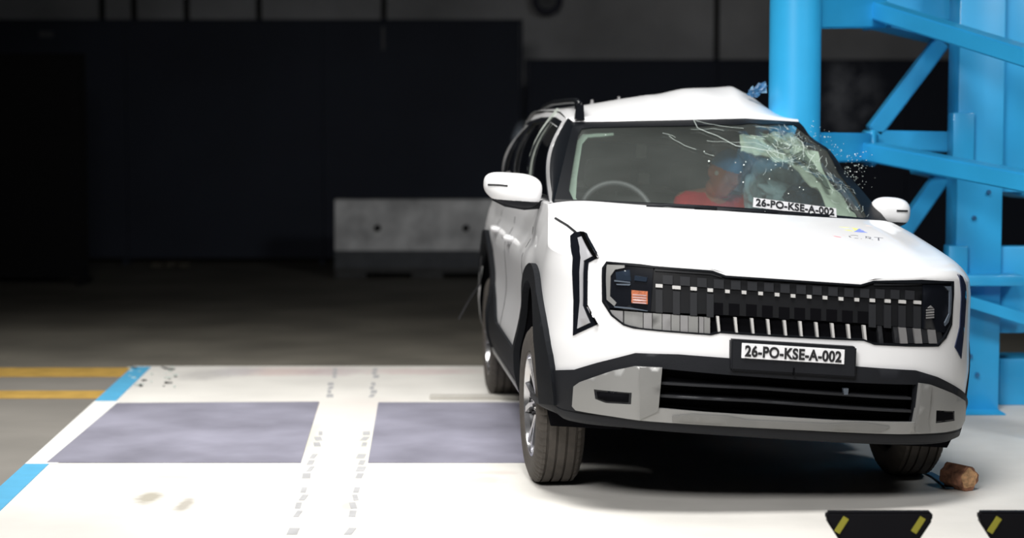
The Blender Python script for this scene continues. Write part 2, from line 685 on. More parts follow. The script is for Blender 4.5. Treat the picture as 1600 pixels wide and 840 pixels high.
sA = screen(-6.6, .085, 22.0, 2.70, m_scrn, 'wide black partition screen spanning the back of the hall')
m_patch = mat('pale_patch', (.12, .12, .13), .6)
bm = bmesh.new()
add_box(bm, (at(598, 60, 21.9).x - (-3.2575), -.035, at(598, 60, 21.9).z + .03), (.03, .01, .26))
obj('reflective_patch', bm, m_patch, sA)
bm = bmesh.new()
add_box(bm, (at(70, 53, 21.9).x - (-3.2575), -.035, at(70, 53, 21.9).z + .03), (.16, .01, .07))
obj('reflective_patch', bm, m_patch, sA)
xl = at(130, 300, 19.2).x
screen(-7.4, xl, 19.2, 2.22, m_scrk, 'nearly black partition screen standing nearest, at the far left', frame_m=m_scrk)
screen(.19, 6.8, 22.6, 2.27, m_scrn, 'low dark navy partition screen behind the white car and blue frame')
# upper wall joints
for i, px in enumerate([160, 210, 292, 405, 600, 1120]):
    p = at(px, 20, 24.38)
    sbox('trim_%d' % (i + 1), p.x - .03, p.x + .03, 24.36, 24.4, 2.0, 7.4, m_dark)
# hose reel on the wall
t = empty('hose_reel', at(855, 0, 24.2))
tag(t, 'round dark blue hose reel hanging high on the grey back wall', 'hose reel')
bm = bmesh.new()
add_lathe(bm, [(-.06, .115), (-.06, .19), (.06, .19), (.06, .115)], 40, 'Y', close=True)
obj('hose', bm, mat('reel_navy', (.012, .013, .04), .6), t, sharp=30)
bm = bmesh.new()
add_lathe(bm, [(-.03, .02), (-.03, .115), (.03, .115), (.03, .02)], 24, 'Y', close=True)
for k in range(4):
    add_box(bm, (0, -.035, 0), (.23, .01, .02), Matrix.Rotation(k * PI / 4, 3, 'Y'))
add_box(bm, (0, .11, 0), (.05, .16, .05))
obj('hub', bm, M['interior'], t, sharp=30)

# concrete barrier
m_conc = mat('concrete', (.74, .74, .75), .9, var=.35, scale=3.5, bump=.3, bscale=20)
m_conc2 = mat('concrete_band', (.10, .105, .115), .9, var=.1)
y_b = 19.9
x0b, x1b = at(523, 350, y_b).x, at(812, 350, y_b).x
t = empty('concrete_barrier', ((x0b + x1b) / 2, y_b, -.03))
tag(t, 'grey concrete barrier block with two round holes, left of the car', 'barrier')
wb = (x1b - x0b)
zt_, zm_, zb_ = at(0, 312, y_b).z + .03, at(0, 391, y_b).z + .03, at(0, 424, y_b).z + .03
bm = bmesh.new()
Mx = Matrix(((0, 0, 1, 0), (1, 0, 0, 0), (0, 1, 0, 0), (0, 0, 0, 1)))
add_prism(bm, [(-.02, zm_), (.30, zm_), (.26, zt_), (.02, zt_)], -wb / 2, wb / 2, Mx)
bb = obj('body', bm, m_conc, t)
bm = bmesh.new()
add_prism(bm, [(-.04, zb_ - .01), (.34, zb_ - .01), (.30, zm_), (-.02, zm_)], -wb / 2, wb / 2, Mx)
obj('base_band', bm, m_conc2, t)
bm = bmesh.new()
for k in range(3):
    cx = -wb / 2 + wb * (.085 + .415 * k)
    add_box(bm, (cx, .15, .028), (wb * .17, .44, .056 * 1.6), bevel=.006)
add_box(bm, (0, .15, .085), (wb, .42, .05))
obj('foot', bm, mat('concrete_foot', (.07, .07, .07), .9, var=.2), t)
for px in (590, 728):
    p = at(px, 356, y_b)
    bm = bmesh.new()
    add_lathe(bm, [(-.03, .012), (-.03, .03), (.0, .034), (.03, .034)], 20, 'Y')
    add_lathe(bm, [(-.028, .0005), (-.028, .013)], 20, 'Y')
    o = obj('anchor_hole', bm, M['void'], t, sharp=30)
    o.location = (p.x - t.location.x, -.01, p.z + .03)
# loose scraps at the foot of the back screen
for i, (px, py) in enumerate([(246, 418), (266, 417), (285, 418)]):
    g = ground(px, py, -.03)
    bm = bmesh.new()
    add_box(bm, (0, 0, .03), (.13, .10, .06), Matrix.Rotation(.4 * i, 3, 'Z'), bevel=.012)
    o = obj('rubble_piece', bm, mat('rubble', (.09, .08, .06), .9))
    o.location = g
    tag(o, 'small pale rubble piece under the back screen, ' + ['leftmost', 'middle one', 'rightmost'][i] + ' of the three', 'rubble', 'rubble at the back screen')

# ------------------------------------------------------------------ blue pole and its frame
PD = 10.05
pc = at(1240, 300, PD)
rig = empty('impact_pole_frame', (pc.x, PD, 0))
tag(rig, 'bright blue steel pole with braced support frame standing right of the white car', 'steel frame')
O = Vector(rig.location)


def rel(p):
    return Vector(p) - O


bm = bmesh.new()
add_lathe(bm, [(0, .0), (0, .133), (4.6, .133), (4.6, 0)], 64, 'Z')
obj('impact_pole', bm, M['blue'], rig, sharp=40)
D = 10.75


def W(px, py, d=D):
    return rel(at(px, py, d))


def part_beam(name, p, q, wd, ht, plates=()):
    bm = bmesh.new()
    beam(bm, p, q, wd, ht)
    for es in bm.edges[:]:
        pass
    bmesh.ops.bevel(bm, geom=bm.edges[:], offset=.008, segments=2, affect='EDGES')
    return obj(name, bm, M['blue'], rig, sharp=35)


px2m = D / F_PX
part_beam('top_beam', W(1262, 20, PD + .1), W(1366, 20), .16, 47 * px2m)
part_beam('top_beam', W(1366, 16, D + .15), W(1660, 16, D + .15), .16, 36 * px2m)
part_beam('middle_beam', W(1262, 230, PD + .1), W(1352, 230), .16, 44 * px2m)
part_beam('middle_beam', W(1358, 219, D + .1), W(1512, 222, D + .1), .12, 32 * px2m)
part_beam('support_beam', W(1358, 236, D - .15), W(1676, 297, 9.55), .16, 27 * px2m)
part_beam('brace', W(1366, 14, D - .1), W(1676, 110, 9.5), .14, 26 * px2m)
part_beam('brace', W(1376, 34, D + .1), W(1600, 88, D + .3), .30, 20 * px2m)
part_beam('brace', W(1470, 66, D + .1), W(1364, 206, D + .1), .12, 25 * px2m)
part_beam('brace', W(1474, 272, D + .1), W(1380, 404, D + .1), .12, 25 * px2m)
part_beam('brace', W(1440, 262, D + .15), W(1600, 300, D + .3), .30, 20 * px2m)
for yy, hh in ((20, 52), (231, 56)):
    part_beam('flange_plate', W(1352, yy), W(1364, yy), .24, hh * px2m)


def post(name, x0, x1, y0, y1, d, dep, z0=None):
    a, b = at(x0, y0, d), at(x1, y1, d)
    bm = bmesh.new()
    zl = b.z if z0 is None else z0
    add_box(bm, (0, 0, (a.z - zl) / 2), (b.x - a.x, dep, a.z - zl), bevel=.008)
    o = obj(name, bm, M['blue'], rig, sharp=35)
    o.location = rel(((a.x + b.x) / 2, d + dep / 2, zl))
    return o


post('column', 1502, 1560, -90, 650, 10.5, .26, 0.0)
post('column', 1560, 1622, -90, 372, 10.58, .3, at(0, 300, 10.58).z)
post('column', 1562, 1622, 560, 656, 10.72, .3, 0.0)
post('column', 1650, 1712, -90, 650, 9.45, .26, 0.0)
post('gusset', 1558, 1620, 385, 520, 10.56, .12)
post('connector_block', 1483, 1510, 384, 560, 10.45, .14)
post('connector_block', 1490, 1522, 176, 262, 10.45, .14)
post('shelf_plate', 1498, 1600, 430, 447, 10.36, .3)
bm = bmesh.new()
a = at(1508, 480, 10.36)
beam(bm, rel(at(1505, 468, 10.42)), rel(at(1610, 500, 10.42)), .12, .06)
obj('brace', bm, M['blue'], rig)
post('base_plate', 1506, 1572, 646, 657, 10.34, .5, 0.0)
for (x, y) in [(1527, 585), (1516, 556), (1545, 300), (1522, 340)]:
    bm = bmesh.new()
    p = at(x, y, 10.495)
    add_lathe(bm, [(-.012, .0005), (-.012, .012), (.01, .014)], 6, 'Y', rel(p))
    obj('bolt', bm, M['blue2'], rig)

# ================================================================== THE CAR
car = empty('car')
car.matrix_world = CARM
tag(car, 'white SUV with crumpled roof and cracked windshield pushed sideways against the blue pole', 'car')

# plan outline of the body: half-width .95, nose at y=-.90, tail at y=3.55
HW, YN, YC = .935, -.90, -.30
tab = []
for k in range(400):
    ph = (k / 399.0) * PI / 2
    x = HW * math.sin(ph) ** (2 / 3.6)
    y = YC - (YC - YN) * math.cos(ph) ** (2 / 2.3)
    tab.append((x, y))
for k in range(1, 120):
    tab.append((HW - .022 * (k / 120), YC + (3.05 - YC) * k / 120))
for k in range(0, 200):
    ph = (k / 199.0) * PI / 2
    tab.append(((HW - .022) * math.cos(ph) ** (2 / 3.2), 3.05 + .5 * math.sin(ph) ** (2 / 2.2)))
tab = np.array(tab)
seg = np.hypot(*np.diff(tab, axis=0).T)
tab = tab[np.r_[True, seg > 1e-5]]
seg = np.hypot(*np.diff(tab, axis=0).T)
SS = np.r_[0, np.cumsum(seg)]
SMAX = SS[-1]
# smooth normals
SU = np.linspace(0, SMAX, 1200)
XU, YU = np.interp(SU, SS, tab[:, 0]), np.interp(SU, SS, tab[:, 1])
TX, TY = np.gradient(XU, SU), np.gradient(YU, SU)
ker = np.ones(9) / 9
TX, TY = np.convolve(np.pad(TX, 4, 'edge'), ker, 'valid'), np.convolve(np.pad(TY, 4, 'edge'), ker, 'valid')
NL = np.hypot(TX, TY)
NX, NY = TY / NL, -TX / NL
_k = (SU < SMAX * .9)
kend = np.argmax(YU > 3.0)


def s_of_y(y):
    return float(np.interp(y, YU[:kend + 1], SU[:kend + 1]))


def inset(z):
    return float(np.interp(z, [.15, .24, .34, .46, .60, .70, .80, .92, 1.0, 1.06, 1.14], [.11, .06, .02, .0, -.004, .004, .010, .016, .030, .050, .075]))


def deform(x, y, z):
    """the side struck by the pole is pushed in round it"""
    if x > 0:
        lim = .452 + .30 * ((y - 1.43) / .35) ** 2
        k = 30.0
        m = -math.log(math.exp(-k * (x - .5)) + math.exp(-k * (min(lim, 3) - .5))) / k + .5
        x = min(x, m)
    return x


def body(s, z, off=0.0):
    a = abs(s)
    x = float(np.interp(a, SU, XU))
    y = float(np.interp(a, SU, YU))
    nx = float(np.interp(a, SU, NX))
    ny = float(np.interp(a, SU, NY))
    i = inset(z)
    if y > .1 and y < 3.1:      # doors are scooped between a shoulder and the sill
        g = min(1, (y - .1) / .3) * min(1, (3.1 - y) / .3)
        i += g * .030 * math.exp(-((z - .62) / .14) ** 2) - g * .012 * math.exp(-((z - .88) / .07) ** 2)
        i += g * .02 * math.exp(-((z - .98) / .05) ** 2)
    x += nx * (off - i)
    y += ny * (off - i)
    if s < 0:
        x = -x
    else:
        x *= .984
    return Vector((deform(x, y, z), y, z))


RIM = []


def rim_z(s):
    a = abs(s)
    y = float(np.interp(a, SU, YU))
    if RIM and RIM[0][0] < s < RIM[-1][0]:
        return float(np.interp(s, [p[0] for p in RIM], [p[1] for p in RIM]))
    if y < YC:
        return .952 + .04 * ((y - YN) / (YC - YN))
    return float(np.interp(y, [YC, .25, 1.0, 2.6, 3.55], [.995, 1.15 if s < 0 else 1.02, 1.15, 1.135, 1.11]))


ub = Unproject(body, -1.9, 1.45, 420, .15, 1.0, 80)
P_OPEN = [(941, 418), (948, 408), (1000, 412), (1021, 415), (1113, 422), (1134, 430), (1240, 437), (1345, 444), (1365, 438), (1440, 436.5),
          (1490, 439), (1489, 470), (1487, 507), (1478, 528), (1466, 541), (1420, 541), (1366, 538.5), (1349, 532), (1220, 526), (1125, 520),
          (1111, 523.5), (1027, 517), (990, 513), (974, 508), (955, 493), (941, 471)]
O_OPEN = ub.poly(P_OPEN)
RIM = [(a, b + .007) for a, b in O_OPEN[1:11]]
RIM = sorted([(RIM[0][0] - .16, rim_z(RIM[0][0] - .16))] + RIM + [(RIM[-1][0] + .16, rim_z(RIM[-1][0] + .16))])
SF = s_of_y(-.62)       # where the hood's front edge turns into its side
SCW = s_of_y(.26)
ubs = Unproject(body, -5.4, -1.0, 500, .15, 1.1, 60)


def hood(u, v, off=0.0):
    """u across -1..1, v 0 at the nose .. 1 at the cowl"""
    c0 = body(u * SF, rim_z(u * SF))
    sg = 1 if u >= 0 else -1
    sl = SF + (SCW - SF) * v
    L, R = body(-sl, rim_z(-sl)), body(sl, rim_z(sl))
    A0, A1 = body(-SF, rim_z(-SF)), body(SF, rim_z(SF))
    B0, B1 = body(-SCW, rim_z(-SCW)), body(SCW, rim_z(SCW))
    cx = B0.x + (B1.x - B0.x) * (u + 1) / 2
    cy = .26 - .24 * (1 - u * u)
    t = (u + 1) / 2
    # Coons in plan
    x = (1 - v) * c0.x + v * cx + (1 - t) * L.x + t * R.x - ((1 - t) * (1 - v) * A0.x + t * (1 - v) * A1.x + (1 - t) * v * B0.x + t * v * B1.x)
    y = (1 - v) * c0.y + v * cy + (1 - t) * L.y + t * R.y - ((1 - t) * (1 - v) * A0.y + t * (1 - v) * A1.y + (1 - t) * v * B0.y + t * v * B1.y)
    zr = (1 - t) * L.z + t * R.z
    du = 1 - abs(u)
    E = 1 - (1 - min(du / .28, 1)) ** 3
    Hc = .957 + (c0.z - .957) * (1 - v) ** 3 + (1.178 - .955) * v ** .62
    z = zr + E * (Hc - zr)
    # two soft ridges running up the hood
    z += .010 * math.exp(-((abs(u) - .62) / .07) ** 2) * math.sin(PI * min(1, v))
    return Vector((x, y, z + off))


def wsh(u, v, off=0.0):
    xb, yb2, zb2 = .785 * u - .04, .03 + .25 * u * u, 1.180 - .022 * u * u
    xt = np.interp(u, [-1, 1], [-.665, .465])
    yt = 1.0 + .06 * u * u
    zt2 = np.interp(u, [-1, -.2, .5, 1], [1.535, 1.575, 1.612, 1.615])
    x, y, z = xb + (xt - xb) * v, yb2 + (yt - yb2) * v, zb2 + (zt2 - zb2) * v
    bu = .035 * math.sin(PI * min(max(v, 0), 1)) * (1 - .6 * u * u)
    if u > .2 and v > .3:
        k = min(1, (u - .2) / .4) * min(1, (v - .3) / .3) * min(1, max(0, (.97 - v) / .12))
        bu += k * .035 * (noise.noise(Vector((u * 6, v * 5, 1.3))) + .4 * noise.noise(Vector((u * 17, v * 13, 4))))
    b2 = bu + off
    return Vector((float(x), float(y) - .50 * b2, float(z) + .86 * b2))


def roof_z(x, y):
    x = x + .07
    prof = np.interp(x, [-.66, -.6, -.5, -.3, 0, .25, .36, .46, .6], [1.575, 1.600, 1.628, 1.677, 1.742, 1.777, 1.730, 1.660, 1.60])
    norm = 1.60 + .035 * (1 - (x / .63) ** 2)
    f = float(np.interp(y, [1.0, 1.4, 1.7, 3.1], [1, 1, .8, 0]))
    z = norm * (1 - f) + prof * f
    z += (.012 * noise.noise(Vector((x * 7, y * 4, 0)))) * f if x > -.2 else 0
    tail = max(0, (y - 2.5)) ** 2 * .22
    return float(z - tail)


def roof_x(u, y):
    xl_ = -.70 + .0 * y
    xr_ = deform(.63, y, 1.5)
    if y < 1.43:
        f = min(1, max(0, (y - 1.0) / .25))
        xr_ = .465 * (1 - f) + min(xr_, .465) * f
    return xl_ + (xr_ - xl_) * (u + 1) / 2


def roof(u, v, off=0.0):
    h = wsh(u, 1.0)
    ye = 3.2
    # v from the header backwards
    y = h.y + (ye - h.y) * v
    x = roof_x(u, y)
    k = min(1, max(0, (y - h.y) / .42))
    k = math.sin(k * PI / 2) ** 1.0
    zf = h.z + .012 * min(1, (y - h.y) / .02)
    z = zf + (roof_z(x, y) - zf) * k
    if v <= 0:
        x, z = h.x, h.z
    return Vector((x, y, z + off))


def belt(y, side):
    s = s_of_y(y) * side
    p = body(s, rim_z(s))
    return p


def gh(y, t, off=0.0, side=-1):
    """side of the cabin: t 0 at the belt, 1 at the roof edge"""
    b = belt(min(y, 2.99), side)
    bz, bx = b.z, b.x - side * .03
    if y > 2.99:
        bx *= 1 - .10 * (y - 2.99)
    tz = float(np.interp(y, [.3, 1.05, 1.4, 2.0, 2.6, 3.2], [1.52, 1.545, 1.578, 1.585, 1.57, 1.49]))
    tx = roof_x(side, max(y, 1.0))
    k = t + .16 * t * (1 - t)
    x = bx + (tx - bx) * t + side * .05 * math.sin(PI * t)
    if side > 0:      # struck side: crushed in behind the windshield's edge
        x = min(x, .725 - .28 * t)
    return Vector((deform(x + side * off, y, 0), y, bz + (tz - bz) * k))


ghl = lambda y, t, off=0.0: gh(y, t, off, -1)
ghr = lambda y, t, off=0.0: gh(y, t, off, 1)
uw = Unproject(wsh, -1, 1, 120, 0, 1, 50)
uh = Unproject(hood, -1, 1, 90, 0, 1, 50)

# ---- outlines read off the photograph, as positions on the body surface
P_LOW = [(1035, 575), (1140, 585), (1240, 592), (1430, 600), (1424, 658), (1300, 655), (1100, 643), (1028, 636)]
O_LOW = ub.poly(P_LOW)


def circ(yc, zc, r, side, n=40):
    out = []
    for k in range(n):
        a = 2 * PI * k / n
        y, z = yc + r * math.cos(a), zc + r * math.sin(a)
        out.append((side * s_of_y(max(y, -.85)), z))
    return out


def arch_poly(yc, zc, r, side, zlow, n=28, rf=None, zf=None):
    rf = rf or r
    out = [(side * s_of_y(yc - rf), zlow if zf is None else zf)]
    for k in range(n + 1):
        a = PI - PI * k / n
        out.append((side * s_of_y(yc + (r if math.cos(a) > 0 else rf) * math.cos(a)), zc + r * .98 * math.sin(a)))
    out.append((side * s_of_y(yc + r), zlow))
    return out


WB = 2.68
ZA = .40
top = [(s, rim_z(s)) for s in np.linspace(-SMAX, SMAX, 160)]
shell = [(-SMAX, .30)] + [tuple(p) for p in top] + [(SMAX, .30), (1.30, .30), (1.25, .42), (-1.25, .42), (-1.30, .30)]
holes = [O_OPEN, O_LOW] + [arch_poly(yc, ZA, .43, sd, .20, rf=.50 if yc == 0 else None) for yc in (0, WB) for sd in (-1, 1)]
panel('body_shell', body, [shell], 0, 0, M['white'], car, holes=holes, grid=.04)

# hood
bm = bmesh.new()
us = [-1, -.99, -.975, -.955, -.93, -.90, -.86, -.82] + list(np.linspace(-.78, .78, 40)) + [.82, .86, .90, .93, .955, .975, .99, 1]
vs_ = [0, .003, .01, .02, .035, .055, .08, .11, .15] + list(np.linspace(.2, 1, 22))
G = [[bm.verts.new(hood(u, v)) for u in us] for v in vs_]
for i in range(len(vs_) - 1):
    for j in range(len(us) - 1):
        bm.faces.new((G[i][j], G[i][j + 1], G[i + 1][j + 1], G[i + 1][j]))
hood_bvh = BVHTree.FromBMesh(bm)
hd = obj('hood', bm, M['white'], car, smooth=True)


def hit(bvh, px, py, off=0.0):
    o = CARI @ CAM
    d = (CARI.to_3x3() @ ray(px, py)).normalized()
    loc, n, i, dist = bvh.ray_cast(o, d)
    if loc is None:
        return None, None
    if n.dot(d) > 0:
        n = -n
    return loc + n * off, n


def seam(bvh, pts, r, off=.001):
    bm = bmesh.new()
    P = []
    for a, b in zip(pts[:-1], pts[1:]):
        for k in range(6):
            p, n = hit(bvh, a[0] + (b[0] - a[0]) * k / 6, a[1] + (b[1] - a[1]) * k / 6, off)
            if p is not None:
                P.append(p)
    if len(P) > 2:
        add_tube(bm, P, r, 6)
    return bm


obj('hood_seam', seam(hood_bvh, [(868, 341), (876, 346), (886, 352), (897, 361), (903, 366)], .006), M['black'], hd)

# roof
bm = bmesh.new()
us = list(np.linspace(-1, 1, 61))
vs_ = [0, .004, .012, .025] + list(np.linspace(.045, 1, 60))
G = [[bm.verts.new(roof(u, v)) for u in us] for v in vs_]
for i in range(len(vs_) - 1):
    for j in range(len(us) - 1):
        bm.faces.new((G[i][j], G[i][j + 1], G[i + 1][j + 1], G[i + 1][j]))
roof_bvh = BVHTree.FromBMesh(bm)
rf = obj('roof', bm, M['white'], car, smooth=True)
# headliner a little below
bm = bmesh.new()
G = [[bm.verts.new(roof(u, v) + Vector((0, 0, -.03))) for u in np.linspace(-.97, .97, 24)] for v in np.linspace(.01, 1, 24)]
for i in range(23):
    for j in range(23):
        bm.faces.new((G[i][j], G[i][j + 1], G[i + 1][j + 1], G[i + 1][j]))
obj('headliner', bm, M['liner'], car, smooth=True)

# cabin sides
for side, fn in ((-1, ghl), (1, ghr)):
    W1 = [(.50, .05), (1.08, .86), (1.50, .86), (1.50, .05)]
    W2 = [(1.60, .05), (1.60, .86), (2.30, .86), (2.42, .05)]
    W3 = [(2.52, .22), (2.45, .84), (2.85, .72), (3.05, .22)]
    outl = [(.26, 0), (1.05, 1), (3.2, 1), (3.30, 0)]
    panel('cabin_side', fn, [outl], 0, 0, M['white'], car, holes=[W1, W2, W3], grid=.05)
    panel('side_window', fn, [W1], -.012, 0, M['sideglass'], car, grid=.1)
    panel('side_window', fn, [W2], -.012, 0, M['sideglass'], car, grid=.1)
    panel('side_window', fn, [W3], -.012, 0, M['sideglass'], car, grid=.1)
    panel('window_trim', fn, [[(.44, .0), (.50, .05), (2.45, .05), (2.45, 0)], [(1.50, .04), (1.50, .88), (1.60, .88), (1.60, .04)],
                              [(.44, .0), (.50, .05), (1.10, .88), (1.12, .94)], [(1.10, .88), (1.12, .95), (2.75, .90), (2.75, .84)],
                              [(2.36, .04), (2.28, .86), (2.46, .86), (2.54, .04)]], .004, .006, M['gloss'], car, grid=.06)
    bm = bmesh.new()
    rows = []
    for yy in np.linspace(.26, 2.99, 40):
        p, q3 = belt(yy, side), fn(yy, 0)
        rows.append([bm.verts.new(p), bm.verts.new((p + q3) / 2 + Vector((0, 0, .008))), bm.verts.new(q3 + Vector((0, 0, .004)))])
    for i in range(39):
        for j in range(2):
            bm.faces.new((rows[i][j], rows[i][j + 1], rows[i + 1][j + 1], rows[i + 1][j]))
    obj('belt_line', bm, M['white'], car, smooth=True)
# rear closure of the cabin: tailgate and its window
bm = bmesh.new()
n = 24
G = []
for j in range(13):
    t = j / 12
    row = []
    for i in range(n + 1):
        u = -1 + 2 * i / n
        a = Vector((.80 * u, 3.50 - .15 * u * u, 1.08))
        b = roof(u, 1.0)
        row.append(bm.verts.new(a.lerp(b, t) + Vector((0, .05 * math.sin(PI * t), 0))))
    G.append(row)
for j in range(12):
    for i in range(n):
        f = bm.faces.new((G[j][i], G[j][i + 1], G[j + 1][i + 1], G[j + 1][i]))
        f.material_index = 1 if (2 < j < 10 and 2 < i < n - 3) else 0
obj('tailgate', bm, [M['white'], M['sideglass']], car, smooth=True)

# windshield, its black border, the pillar, the cowl
P_IN = [(889, 297), (893, 270), (903, 212), (909, 201), (925, 199), (1100, 196), (1160, 194), (1240, 195), (1264, 212), (1306, 262), (1341, 312), (1354, 338),
        (1344, 344), (1318, 341), (1260, 337), (1110, 323), (1000, 317), (912, 317), (896, 312)]
O_IN = uw.poly(P_IN)
FULL = [(-1, 0), (-1, 1), (1, 1), (1, 0)]
panel('windshield_border', wsh, [FULL], .0, .004, M['black'], car, holes=[O_IN], grid=.05)
ws = panel('windshield', wsh, [FULL], -.006, 0, M['glass'], car, grid=.03)
# cracks in the glass
bm = bmesh.new()


def crack(pts, r):
    P = []
    for (a, b) in zip(pts[:-1], pts[1:]):
        k = max(2, int(math.hypot(b[0] - a[0], b[1] - a[1]) / 8))
        for i in range(k):
            u, v = a[0] + (b[0] - a[0]) * i / k, a[1] + (b[1] - a[1]) * i / k
            uu, vv = uw(u + random.uniform(-.7, .7), v + random.uniform(-.7, .7))
            P.append(wsh(min(max(uu, -1), 1), min(max(vv, 0), 1), .003))
    if len(P) > 1:
        add_tube(bm, P, r, 4)


crack([(1083, 188), (1090, 200), (1120, 213), (1150, 229), (1185, 233), (1235, 243)], .0014)
crack([(1085, 189), (1125, 197), (1170, 202)], .0008)
crack([(1080, 203), (1115, 202), (1140, 206)], .0006)
crack([(1045, 213), (1062, 224), (1096, 238)], .0009)
crack([(1105, 221), (1180, 224), (1225, 240)], .0007)
crack([(1035, 208), (1050, 212), (1060, 219)], .0007)
crack([(1100, 240), (1125, 247)], .0006)
for i in range(58):
    x, y = random.gauss(1240, 22), random.gauss(225, 17)
    a = random.uniform(0, 2 * PI)
    l = random.uniform(12, 45)
    pts = [(x, y)]
    for k in range(3):
        a += random.uniform(-.5, .5)
        pts.append((pts[-1][0] + math.cos(a) * l / 3, pts[-1][1] + math.sin(a) * l / 3 * .7))
    xr = lambda p: 1243 + (p[1] - 190) * .875
    if all(190 < p[1] < 345 and p[0] < xr(p) - 2 for p in pts):
        crack(pts, random.choice((.0004, .0006, .0009)))
for i in range(60):
    y = random.uniform(200, 340)
    x = 1246 + (y - 190) * .875 - random.uniform(3, 48)
    a = random.uniform(0, 2 * PI)
    l = random.uniform(6, 22)
    pts = [(x, y), (x + math.cos(a) * l / 2, y + math.sin(a) * l / 2), (x + math.cos(a + .4) * l, y + math.sin(a + .4) * l)]
    if all(190 < p[1] < 345 and p[0] < 1243 + (p[1] - 190) * .875 - 2 for p in pts):
        crack(pts, random.choice((.0004, .0006)))
tag(obj('crack_lines', bm, M['crack'], ws), kind='stuff')
bm = bmesh.new()
for (x, y, r) in [(1107.5, 253, .005), (1162, 259, .004), (1165, 254, .003), (1161, 286, .004), (946, 212, .003), (1100, 238, .003)] + \
        [(random.gauss(1235, 40), random.gauss(240, 35), random.uniform(.0015, .003)) for _ in range(60)]:
    if x > 1240 + (y - 190) * .875 - 3 or y < 192 or y > 340:
        continue
    uu, vv = uw(x, y)
    p = wsh(min(uu, 1), min(max(vv, 0), 1), .005)
    bmesh.ops.create_icosphere(bm, subdivisions=1, radius=r, matrix=Matrix.Translation(p))
o = obj('glass_chips', bm, M['crack'], ws)
tag(o, kind='stuff')
# A pillar skin between windshield and cabin side
for side in (-1, 1):
    bm = bmesh.new()
    A, B = [], []
    for k in range(17):
        t = k / 16
        p = wsh(side, t)
        y = .26 + .79 * t
        q = gh(y, t, 0, side)
        A.append(p)
        B.append(q)
    rows = []
    for k in range(17):
        mid = (A[k] + B[k]) / 2 + Vector((side * .012, -.012, .012)) * (1 if side < 0 else 0)
        rows.append([bm.verts.new(A[k]), bm.verts.new(mid), bm.verts.new(B[k])])
    for k in range(16):
        for j in range(2):
            bm.faces.new((rows[k][j], rows[k][j + 1], rows[k + 1][j + 1], rows[k + 1][j]))
    obj('windshield_pillar', bm, M['black'], car, smooth=True)
# cowl between hood and glass
bm = bmesh.new()
rows = []
for k in range(41):
    u = -1 + k / 20
    rows.append([bm.verts.new(hood(u, .985) + Vector((0, 0, -.006))), bm.verts.new(hood(u, 1.0) + Vector((0, .03, -.02))), bm.verts.new(wsh(u, 0.0, .002)), bm.verts.new(wsh(u, .03, .004))])
for k in range(40):
    for j in range(3):
        bm.faces.new((rows[k][j], rows[k][j + 1], rows[k + 1][j + 1], rows[k + 1][j]))
cw = obj('cowl', bm, M['black'], car, smooth=True)
for pts in ([(1010, 323), (1040, 320.5), (1075, 321.5), (1120, 325)], [(1085, 328), (1150, 328.5), (1215, 333)]):
    bm = bmesh.new()
    P = [car_at(x, y, .02 + .1 * abs((x - 1110) / 300)) for x, y in pts]
    add_tube(bm, P, .007, 8)
    add_tube(bm, [p + Vector((0, .01, -.012)) for p in P], .004, 6)
    obj('wiper', bm, M['plastic'], car, smooth=True)

# ---- front: lamps, grille, bumper
N = lambda pts: ub.poly(pts)
# dark recess behind the upper and the lower opening
panel('grille_backing', body, [[(a, b) for a, b in O_OPEN]], -.030, .0, M['void'], car, grid=.05)
panel('opening_surround', body, [O_OPEN], .003, .035, M['black'], car, holes=[N([(945, 420), (950, 411), (1021, 418), (1112, 425), (1133, 433), (1240, 440), (1345, 447), (1366, 441), (1486, 442), (1485, 506), (1475, 527), (1464, 538),
     (1420, 538), (1367, 536), (1350, 529.5), (1220, 523.5), (1125, 517.5), (1111, 521), (1027, 514.5), (990, 510.5), (976, 505.5), (957, 491), (945, 470)])], grid=.04)
G_UP = [(1021, 417), (1112, 424), (1133, 432), (1240, 439), (1345, 446), (1366, 441), (1444, 440), (1444, 512), (1380, 509), (1349, 505), (1220, 497), (1112, 491), (1016, 487)]
gr = panel('grille', body, [N(G_UP)], -.012, .015, M['grille'], car, grid=.04)
ticks = [(1029.7, 446), (1057, 448.6), (1084, 450.7), (1110, 452.9), (1137, 455), (1163, 456.5), (1189, 458.2), (1214.7, 460), (1239.7, 462), (1265, 463.3), (1289.7, 464.8),
         (1314.7, 466.6), (1339.6, 468), (1364, 469), (1388, 470), (1411, 471), (1435, 472)]


def R4(x, y, w_, h_, sl=.07):
    return N([(x - w_ / 2, y - h_ / 2), (x + w_ / 2, y - h_ / 2 + sl * w_), (x + w_ / 2, y + h_ / 2 + sl * w_), (x - w_ / 2, y + h_ / 2)])


tiles = []
for i, (x, y) in enumerate(ticks[:-1]):
    x2, y2 = ticks[i + 1]
    mx, my = (x + x2) / 2, (y + y2) / 2
    tiles.append(R4(mx, my - 11, (x2 - x) * .58, 14))
panel('grille_tile', body, tiles, -.004, .009, M['grille2'], gr, grid=.1)
panel('grille_accent', body, [R4(x, y, w_, 5.2) for (x, y), w_ in zip(ticks, [11, 13, 10, 8.5] + [7] * 9 + [8, 9, 11, 11])], -.004, .008, M['tick'], gr, grid=.1)
panel('grille_top_bar', body, [N([(1023, 418), (1112, 425), (1128, 431), (1128, 434), (1110, 429), (1023, 423)]), N([(1366, 442), (1442, 441), (1442, 445), (1366, 446)])], -.004, .008, M['grille2'], gr, grid=.06)
